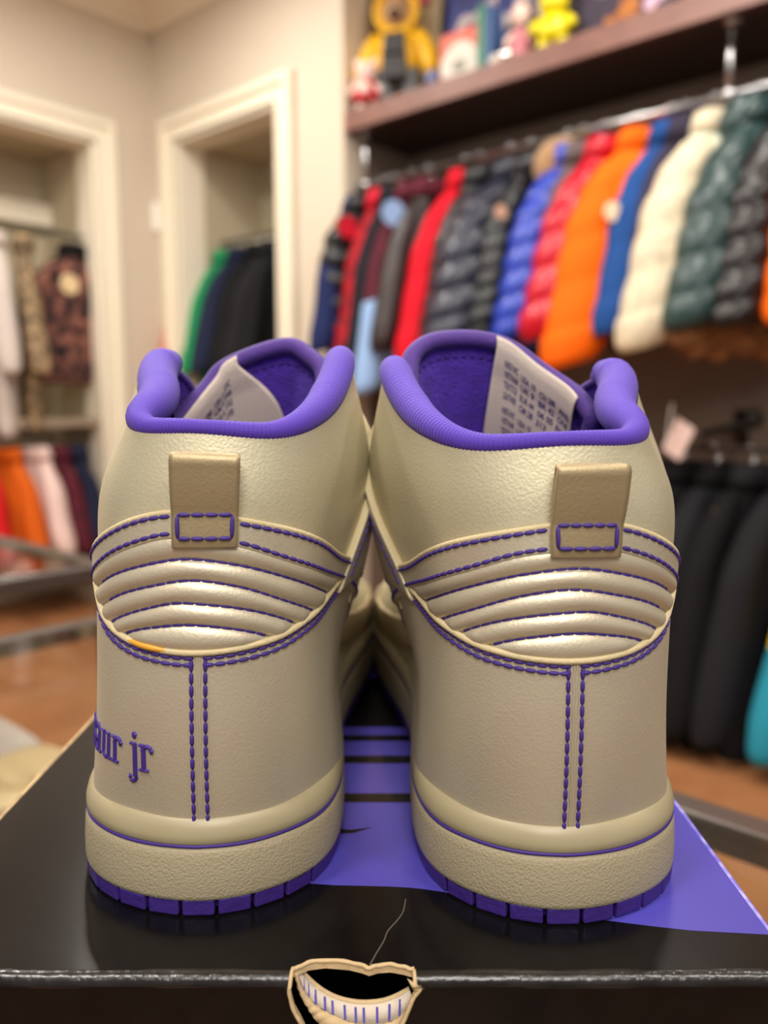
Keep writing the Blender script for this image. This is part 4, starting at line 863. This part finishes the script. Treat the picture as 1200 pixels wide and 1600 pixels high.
    for x in np.linspace(0, len(prof) - 1, 61):
        i = min(int(x), len(prof) - 2); f = x - i; g = [np.array(prof[max(0, min(len(prof) - 1, i + k))]) for k in (-1, 0, 1, 2)]
        pr.append(.5 * (2 * g[1] + (g[2] - g[0]) * f + (2 * g[0] - 5 * g[1] + 4 * g[2] - g[3]) * f * f + (3 * g[1] - g[0] - 3 * g[2] + g[3]) * f ** 3))
    pr = np.array(pr); na_ = 15; lean = .06 if side == 'R' else 0.0
    V = []
    for o, w in pr:
        x = np.linspace(-1, 1, na_); wd = hw
        lf = lean * np.clip((w - 2.9) / .75, 0, 1)
        V += list(s.S(uc + x * wd + lf, np.full(na_, w), o + (lf * (-x) * .8 if lean else 0) * np.clip(o - .3, 0, 1)))
    tab = o = s.grid('pull_tab', np.array(V), len(pr), na_, [M_TAB, M_EDGE]); m_ = o.modifiers.new('thick', 'SOLIDIFY'); m_.thickness = .0010; m_.offset = 1; m_.material_offset_rim = 1
    b_ = [(uc - .335, 2.955), (uc + .335, 2.955), (uc + .33, 2.735), (uc - .33, 2.735)]
    for (u0, w0), (u1, w1) in zip(b_, b_[1:] + b_[:1]):
        s.stitch(s.S(np.linspace(u0, u1, 14), np.linspace(w0, w1, 14), .40), L=.30, gap=.02, r=.062, parent=tab)
    # ---- eyestay overlays, swoosh, toe cap
    for k in (1, -1):
        def emap(a, v, k=k):
            w = 1.9 + 2.05 * v; ub_ = np.interp(w, [1.9, 2.2, 2.8, 3.4, 3.95], [3.0, 3.25, 3.7, 4.15, 4.5]); u1 = np.interp(v, [0, 1], [6.3, 8.1]); return k * (ub_ + (u1 - ub_) * a), w
        stay = s.patch('eyestay', emap, 50, 30, .26, [M_LEA, M_EDGE], .8)
        v = np.linspace(0.05, .97, 40); u_, w_ = emap(np.full(40, .05), v); s.stitch(s.S(u_, w_, .27), L=.3, gap=.04, r=.045, parent=stay)
        for j in range(8):
            u_ = k * (4.85 + j * .45); c = s.S([u_], [3.72], .27)[0]; r0 = s.S([u_, u_ + .05, u_], [3.72, 3.72, 3.77], .27); e1 = (r0[1] - r0[0]); e1 /= np.linalg.norm(e1); e2 = r0[2] - r0[0]; e2 -= e1 * (e1 @ e2); e2 /= np.linalg.norm(e2)
            MB().tube([c + (e1 * cos(q) + e2 * sin(q)) * .0026 for q in np.linspace(0, 2 * pi, 16, endpoint=False)], .0009, 7, True).build('eyelet', M_BRASS, stay, True)
        cl = np.array([(3.55, 1.72), (4.1, 1.45), (4.8, 1.12), (5.6, .88), (6.3, .84), (6.9, 1.05), (7.35, 1.5)]); wd = [.05, .13, .22, .30, .34, .26, .03]
        cc = np.array(dens(list(cl), 6)); ww = np.interp(np.linspace(0, 6, len(cc)), range(7), wd); tt = np.gradient(cc, axis=0); nn_ = np.stack([-tt[:, 1], tt[:, 0]], 1); nn_ /= np.linalg.norm(nn_, axis=1)[:, None]
        def smap(a, v, k=k):
            x = a * (len(cc) - 1); i = np.clip(x.astype(int), 0, len(cc) - 2); f = x - i; I_ = lambda A: A[i] * (1 - f)[:, None] + A[i + 1] * f[:, None]
            q = I_(cc) + I_(nn_) * ((v - .5) * 2 * np.interp(x, np.arange(len(cc)), ww))[:, None]; return k * q[:, 0], q[:, 1]
        s.patch('swoosh', smap, 50, 8, .16, [M_SW if k > 0 else M_TAB], .7)
    s.patch('toe_overlay', lambda a, v: (7.1 + 3.8 * a, -.06 + v * (1.35 + .5 * np.abs(2 * a - 1) ** 2)), 60, 14, .14, [M_LEA, M_EDGE])
    # ---- collar: padded knit tube along the rim, lining and insole
    uu = np.linspace(-4.55, 4.55, 1000); R_ = np.interp(uu, [-4.55, -4.2, -3.6, -2.8, -2, -1, 0, 1, 1.7, 2.4, 3.2, 4, 4.35, 4.55], [.28, .46, .56, .54, .42, .29, .235, .28, .40, .56, .68, .66, .50, .26])
    Cn = s.S(uu, 4.0); h = 1e-3; tg = s.S(uu + h, 4.0) - Cn; nh = np.stack([tg[:, 1], -tg[:, 0], 0 * tg[:, 0]], 1) * sg; nh /= np.linalg.norm(nh, axis=1)[:, None]
    ki = np.interp(uu, [-4.5, -2, 0, 1.3, 2.6, 4.2], [.8, .8, .72, .8, 1.02, 1.0]); kz = np.interp(uu, [-4, 0, 1.2, 3], [.42, .42, .42, .30])
    Cn = Cn - nh * (R_ * ki / 100)[:, None] + np.array([0, 0, 1]) * (R_ * kz / 100)[:, None]
    rib = 1 + .022 * np.sin(np.arange(1000) * 2 * pi / 7) * np.clip(1.3 - np.abs(uu) / 3.2, .15, 1)
    MB().tube(Cn, R_ / 100 * rib, 18).build('collar', M_KNIT, s.e, True)
    U, W = np.meshgrid(np.linspace(0, 18, 160, endpoint=False), np.linspace(.45, 3.97, 40), indexing='ij')
    uq = np.where(U > 9, U - 18, U); k = np.interp(uq, [-4.6, -3.2, -1, 0, 1, 3.2, 4.6], [.4, .95, .6, .5, .6, 1.35, .4]) 
    th_ = .45 + (k - .4) * np.exp(-((W - 3.75) / .8) ** 2) - .25 * np.clip((W - 3.6) / .37, 0, 1) * (np.abs(uq) > 4.3)
    s.grid('lining', s.S(U, W, -th_), 160, 40, M_FELT, True)
    nr = s.D(np.array([(*q, 3.0) for q in (pcs(UP[0], np.linspace(0, 18, 80, endpoint=False))[:, :2] * .9 + np.array([0, 1.4]))]))
    ir = nr.copy(); ir[:, 2] -= .004
    mk('insole', np.vstack([ir, nr]), [tuple(range(80))[::-1], tuple(range(80, 160))] + [(i, (i + 1) % 80, 80 + (i + 1) % 80, 80 + i) for i in range(80)], M_FELT, s.e, False)
    ub = np.concatenate([np.linspace(4.5, 13.5, 120)]); MB().tube(s.S(ub, 4.0, -.1), .0017, 8).build('throat_edge', M_BIND, s.e, True)
    # brass eyelet seen on the inner face of the lateral wing
    for u_, w_ in ((4.72, 3.6),):
        c = s.S([u_], [w_], -.55)[0]; a = s.S([u_ + .05], [w_], -.55)[0] - c; b = s.S([u_], [w_ + .05], -.55)[0] - c; a /= np.linalg.norm(a); b -= a * (a @ b); b /= np.linalg.norm(b)
        MB().tube([c + (a * cos(q) + b * sin(q)) * .0024 for q in np.linspace(0, 2 * pi, 16, endpoint=False)], .0011, 7, True).build('inner_eyelet', M_BRASS, s.e, True)
    # ---- tongue (felt inside, bound edge, printed label)
    if side == 'L':
        TX = curve([(-1, -2.95), (-.85, -2.95), (-.6, -2.3), (-.3, -1.3), (0, .75), (.4, 1.7), (.75, 2.65), (1, 3.0)])
        TZ = curve([(-1, 14.6), (-.85, 15.5), (-.6, 16.25), (-.3, 16.5), (0, 15.8), (.4, 15.0), (.75, 13.7), (1, 12.9)])
    else:
        TX = curve([(-1, -3.2), (-.85, -3.1), (-.6, -2.55), (-.3, -1.4), (0, -.1), (.4, 1.15), (.75, 2.2), (1, 2.6)])
        TZ = curve([(-1, 15.2), (-.85, 16.25), (-.6, 17.0), (-.3, 17.15), (0, 16.9), (.4, 16.05), (.75, 15.05), (1, 14.1)])
    def tongue0(a, v):
        a = np.asarray(a, float); v = np.asarray(v, float)
        x = TX(a) * (1 - v) + a * 2.5 * v; y0 = 10.6 - 1.9 * a ** 2; y = y0 * (1 - v) + (18.4 - 1.2 * a ** 2) * v - 1.2 * np.sin(pi * v) * (1 - .3 * a * a)
        z = TZ(a) * (1 - v) + (7.4 - .5 * a ** 2) * v - .5 * np.sin(pi * v) + .25 * np.sin(5 * a + 2) * (1 - v) ** 2 * .4
        return s.D(np.stack([x, y, z], -1))
    def tongue(a, v, off=0.0):
        a = np.asarray(a, float).ravel(); v = np.asarray(v, float).ravel(); X = tongue0(a, v); h = 1e-3
        n = np.cross(tongue0(a + h, v) - X, tongue0(a, v + h) - X); n /= np.linalg.norm(n, axis=1)[:, None] + 1e-15; n *= np.where(n[:, 1:2] > 0, -1, 1)
        return X + n * (np.broadcast_to(np.asarray(off, float), a.shape)[:, None] / 100)
    A, Vv = np.meshgrid(np.linspace(-1, 1, 60), np.linspace(0, 1, 50), indexing='ij')
    front_ = tongue(A.ravel(), Vv.ravel()); tong = o = s.grid('tongue', front_, 60, 50, M_FELT); m_ = o.modifiers.new('thick', 'SOLIDIFY'); m_.thickness = .0026; m_.offset = 0
    edge = [(-1, v) for v in np.linspace(.75, .02, 40)] + [(a, 0.0) for a in np.linspace(-.98, .98, 90)] + [(1, v) for v in np.linspace(.02, .75, 40)]
    ea = np.array(edge); Pt = tongue(ea[:, 0], ea[:, 1], .05)
    tb = MB().tube(Pt, np.interp(np.arange(len(Pt)), [0, 20, 150, 170], [.0022, .0034, .0034, .0022]), 10).build('tongue_binding', M_BIND, tong, True)
    s.stitch(tongue(np.clip(ea[:, 0], -.86, .86), np.clip(ea[:, 1], .055, 1), .15)[25:-25], L=.22, gap=.12, r=.035, parent=tong)
    a0, a1, v1 = -.04, .84, .40
    A, Vv = np.meshgrid(np.linspace(a0, a1, 40), np.linspace(-.030, v1, 36), indexing='ij')
    slant = 1.25 if side == 'L' else .35
    A = A - slant * np.clip(Vv, 0, .3) * (a1 - A) / (a1 - a0)
    lb = s.grid('tongue_label', tongue(A.ravel(), Vv.ravel(), np.interp(Vv.ravel(), [-.03, 0, .05, .10], [.36, .46, .45, .38])), 40, 36, M_LABEL); m_ = lb.modifiers.new('thick', 'SOLIDIFY'); m_.thickness = .0006
    lb['label'] = 'beige twill size label'
    # print on the label: three blocks of small words
    words = [('NIKE INC', 'VIETNAM', 'TEXTILE', 'LEATHER'), ('USA 10', 'UK 9', 'EUR 44', 'CM 28'), ('CN 280', 'BR 42', '06 05', '313'), ('AND', 'ONE', 'RN', 'CA')]
    q = MB(); cu = bpy.data.curves.new('word', 'FONT'); cu.size = 1.0; cu.resolution_u = 2; cu.offset = 0.025
    for c_, col_ in enumerate(words):
        for r_, wd_ in enumerate(col_ * 2):
            cu.body = wd_; tmp = bpy.data.objects.new('word', cu); COL.objects.link(tmp); bpy.context.view_layer.update()
            me = tmp.to_mesh(); vs = np.array([v.co[:] for v in me.vertices]); fs = [tuple(pp.vertices) for pp in me.polygons]; tmp.to_mesh_clear(); bpy.data.objects.remove(tmp)
            if not len(vs): continue
            vs[:, 0] -= vs[:, 0].min(); wx = vs[:, 0].max(); sx = .165 / max(wx, 2.2)
            aa_ = a0 + .08 + c_ * .205 + vs[:, 0] * sx; vv_ = .055 + r_ * .036 + c_ * .008 + (0.016 if r_ > 3 else 0) - vs[:, 1] * .033
            if side == 'L': aa_ = a0 + .08 + c_ * .205 + (.165 - vs[:, 0] * sx)
            q.add(tongue(aa_, vv_, np.interp(vv_, [0, .05, .10], [.54, .52, .45])), fs)
    bpy.data.curves.remove(cu)
    q.build('label_print', M_LINK, lb)
    # ---- laces across the throat
    for j in range(7):
        u_ = 5.05 + j * .45; a, b = s.S([u_], [3.72], .3)[0], s.S([-u_], [3.72], .3)[0]; mid = (a + b) / 2
        c = s.D(np.array([[0, np.interp(j, [0, 6], [12.6, 19.2]), np.interp(j, [0, 6], [14.2, 8.4])]]))[0]
        P = dens([a, a * .6 + c * .4 + np.array([0, .002, .003]), c, b * .6 + c * .4 + np.array([0, .002, .003]), b], 5); MB().tube(P, .0030, 8).build('lace', M_LACE, s.e, True)
    # ---- embroidered word on the outer side of the left sneaker
    if side == 'L':
        def arc_(r, a0, a1, c=(0, 0), n=12): return [(c[0] + r[0] * cos(radians(a0 + (a1 - a0) * i / n)), c[1] + r[1] * sin(radians(a0 + (a1 - a0) * i / n))) for i in range(n + 1)]
        st_ = lambda x, y0=0, y1=1: [(x, y0), (x, y1)]
        sf = lambda x0, x1, y: [(x0, y), (x1, y)]
        LT = {'a': (.78, [(arc_((.22, .24), 60, 330, (.27, .25)), .17), (st_(.5, .02, .72), .2), (arc_((.21, .22), 0, 160, (.29, .76)), .15), (sf(.44, .74, .04), .1)]),
              'u': (.86, [(st_(.2, .25, .98), .2), (arc_((.22, .24), 180, 320, (.42, .26)), .15), (st_(.62, .02, .98), .2), (sf(.02, .28, .95), .1), (sf(.46, .7, .95), .1), (sf(.6, .82, .05), .1)]),
              'r': (.72, [(st_(.22, .03, .98), .2), (sf(.03, .28, .95), .1), (sf(.02, .46, .05), .1), (arc_((.26, .26), 165, 50, (.42, .68)), .15), (arc_((.06, .06), 0, 340, (.6, .8)), .12)]),
              'j': (.52, [(st_(.32, -.25, .98), .2), (sf(.1, .38, .95), .1), (arc_((.18, .2), 0, -130, (.2, -.25)), .15), (arc_((.05, .05), 0, 340, (.08, -.3)), .12), (arc_((.07, .07), 0, 340, (.32, 1.26)), .13)]),
              's': (.66, [(arc_((.19, .22), 30, 270, (.32, .74)), .15), (arc_((.19, .25), 90, -160, (.32, .26)), .16), (st_(.54, .68, .95), .1), (st_(.08, .05, .3), .1)]),
              'o': (.8, [(arc_((.25, .41), 0, 360, (.38, .5), 20), .19)]),
              'n': (.86, [(st_(.2, .03, .98), .2), (arc_((.22, .24), 180, 10, (.42, .72)), .15), (st_(.64, .03, .72), .2), (sf(.03, .28, .95), .1), (sf(.02, .38, .05), .1), (sf(.48, .84, .05), .1)]),
              'i': (.46, [(st_(.22, .03, .98), .2), (sf(.03, .28, .95), .1), (sf(.02, .42, .05), .1), (arc_((.07, .07), 0, 340, (.2, 1.26)), .13)]),
              'd': (.86, [(arc_((.23, .41), 60, 300, (.36, .5)), .17), (st_(.58, .03, 1.4), .2), (sf(.4, .6, 1.38), .1), (sf(.56, .82, .05), .1)]), ' ': (.34, [])}
        wl = .60; ug = np.linspace(0, 7, 500); X = s.S(ug, .7); cum = np.concatenate([[0], np.cumsum(np.linalg.norm(np.diff(X, axis=0), axis=1))]) * 100
        txt = 'dinosaur jr'; total = sum(LT[c][0] for c in txt); x = 0; xh = .84; c0 = np.interp(.67, ug, cum); q = MB()
        for c in txt:
            wdt, strokes = LT[c]
            for pts, wd in strokes:
                P = np.array(pts); d = np.concatenate([[0], np.cumsum(np.linalg.norm(np.diff(P, axis=0), axis=1))]); m_ = max(2, int(d[-1] / .08) + 1)
                P = np.stack([np.interp(np.linspace(0, d[-1], m_), d, P[:, k]) for k in (0, 1)], 1); Tt = np.gradient(P, axis=0); Tt /= np.linalg.norm(Tt, axis=1)[:, None] + 1e-9; Nn = np.stack([-Tt[:, 1], Tt[:, 0]], 1)
                V = []
                for lat, of in ((-.5, .06), (-.35, .14), (0, .17), (.35, .14), (.5, .06)):
                    Q = P + Nn * wd * 1.22 * lat; tx = (total - (x + Q[:, 0])) * xh * .88; u_ = np.interp(c0 + tx, cum, ug); w_ = wl + Q[:, 1] * xh / 2.95
                    V.append(s.S(u_, w_, of))
                V = np.array(V); n = m_; q.add(V.reshape(-1, 3), [(i * n + j, i * n + j + 1, (i + 1) * n + j + 1, (i + 1) * n + j) for i in range(4) for j in range(n - 1)])
            x += wdt
        q.build('embroidered_word', M_STI, s.e, True)['label'] = 'purple slab letter embroidery'
    else:
        s.patch('embroidered_patch', lambda a, v: (3.95 + 1.6 * a, .35 + (1.05 - .2 * a) * v), 20, 14, .22, [M_SW], .6, relief=lambda u, w: .03 * np.sin(u * 90) * np.sin(w * 60))
        w = np.linspace(.4, 1.75, 40); MB().tube(s.S(3.88 + .03 * np.sin(w * 40), w, .2), .0009, 6).build('frayed_edge', M_EDGE, s.e, True)
    return s
left_shoe = build_shoe('L', 'left sneaker of the champagne pair, with purple jr lettering on its outer side')
right_shoe = build_shoe('R', 'right sneaker of the champagne pair, pull tab leaning, standing nearer the purple box edge')
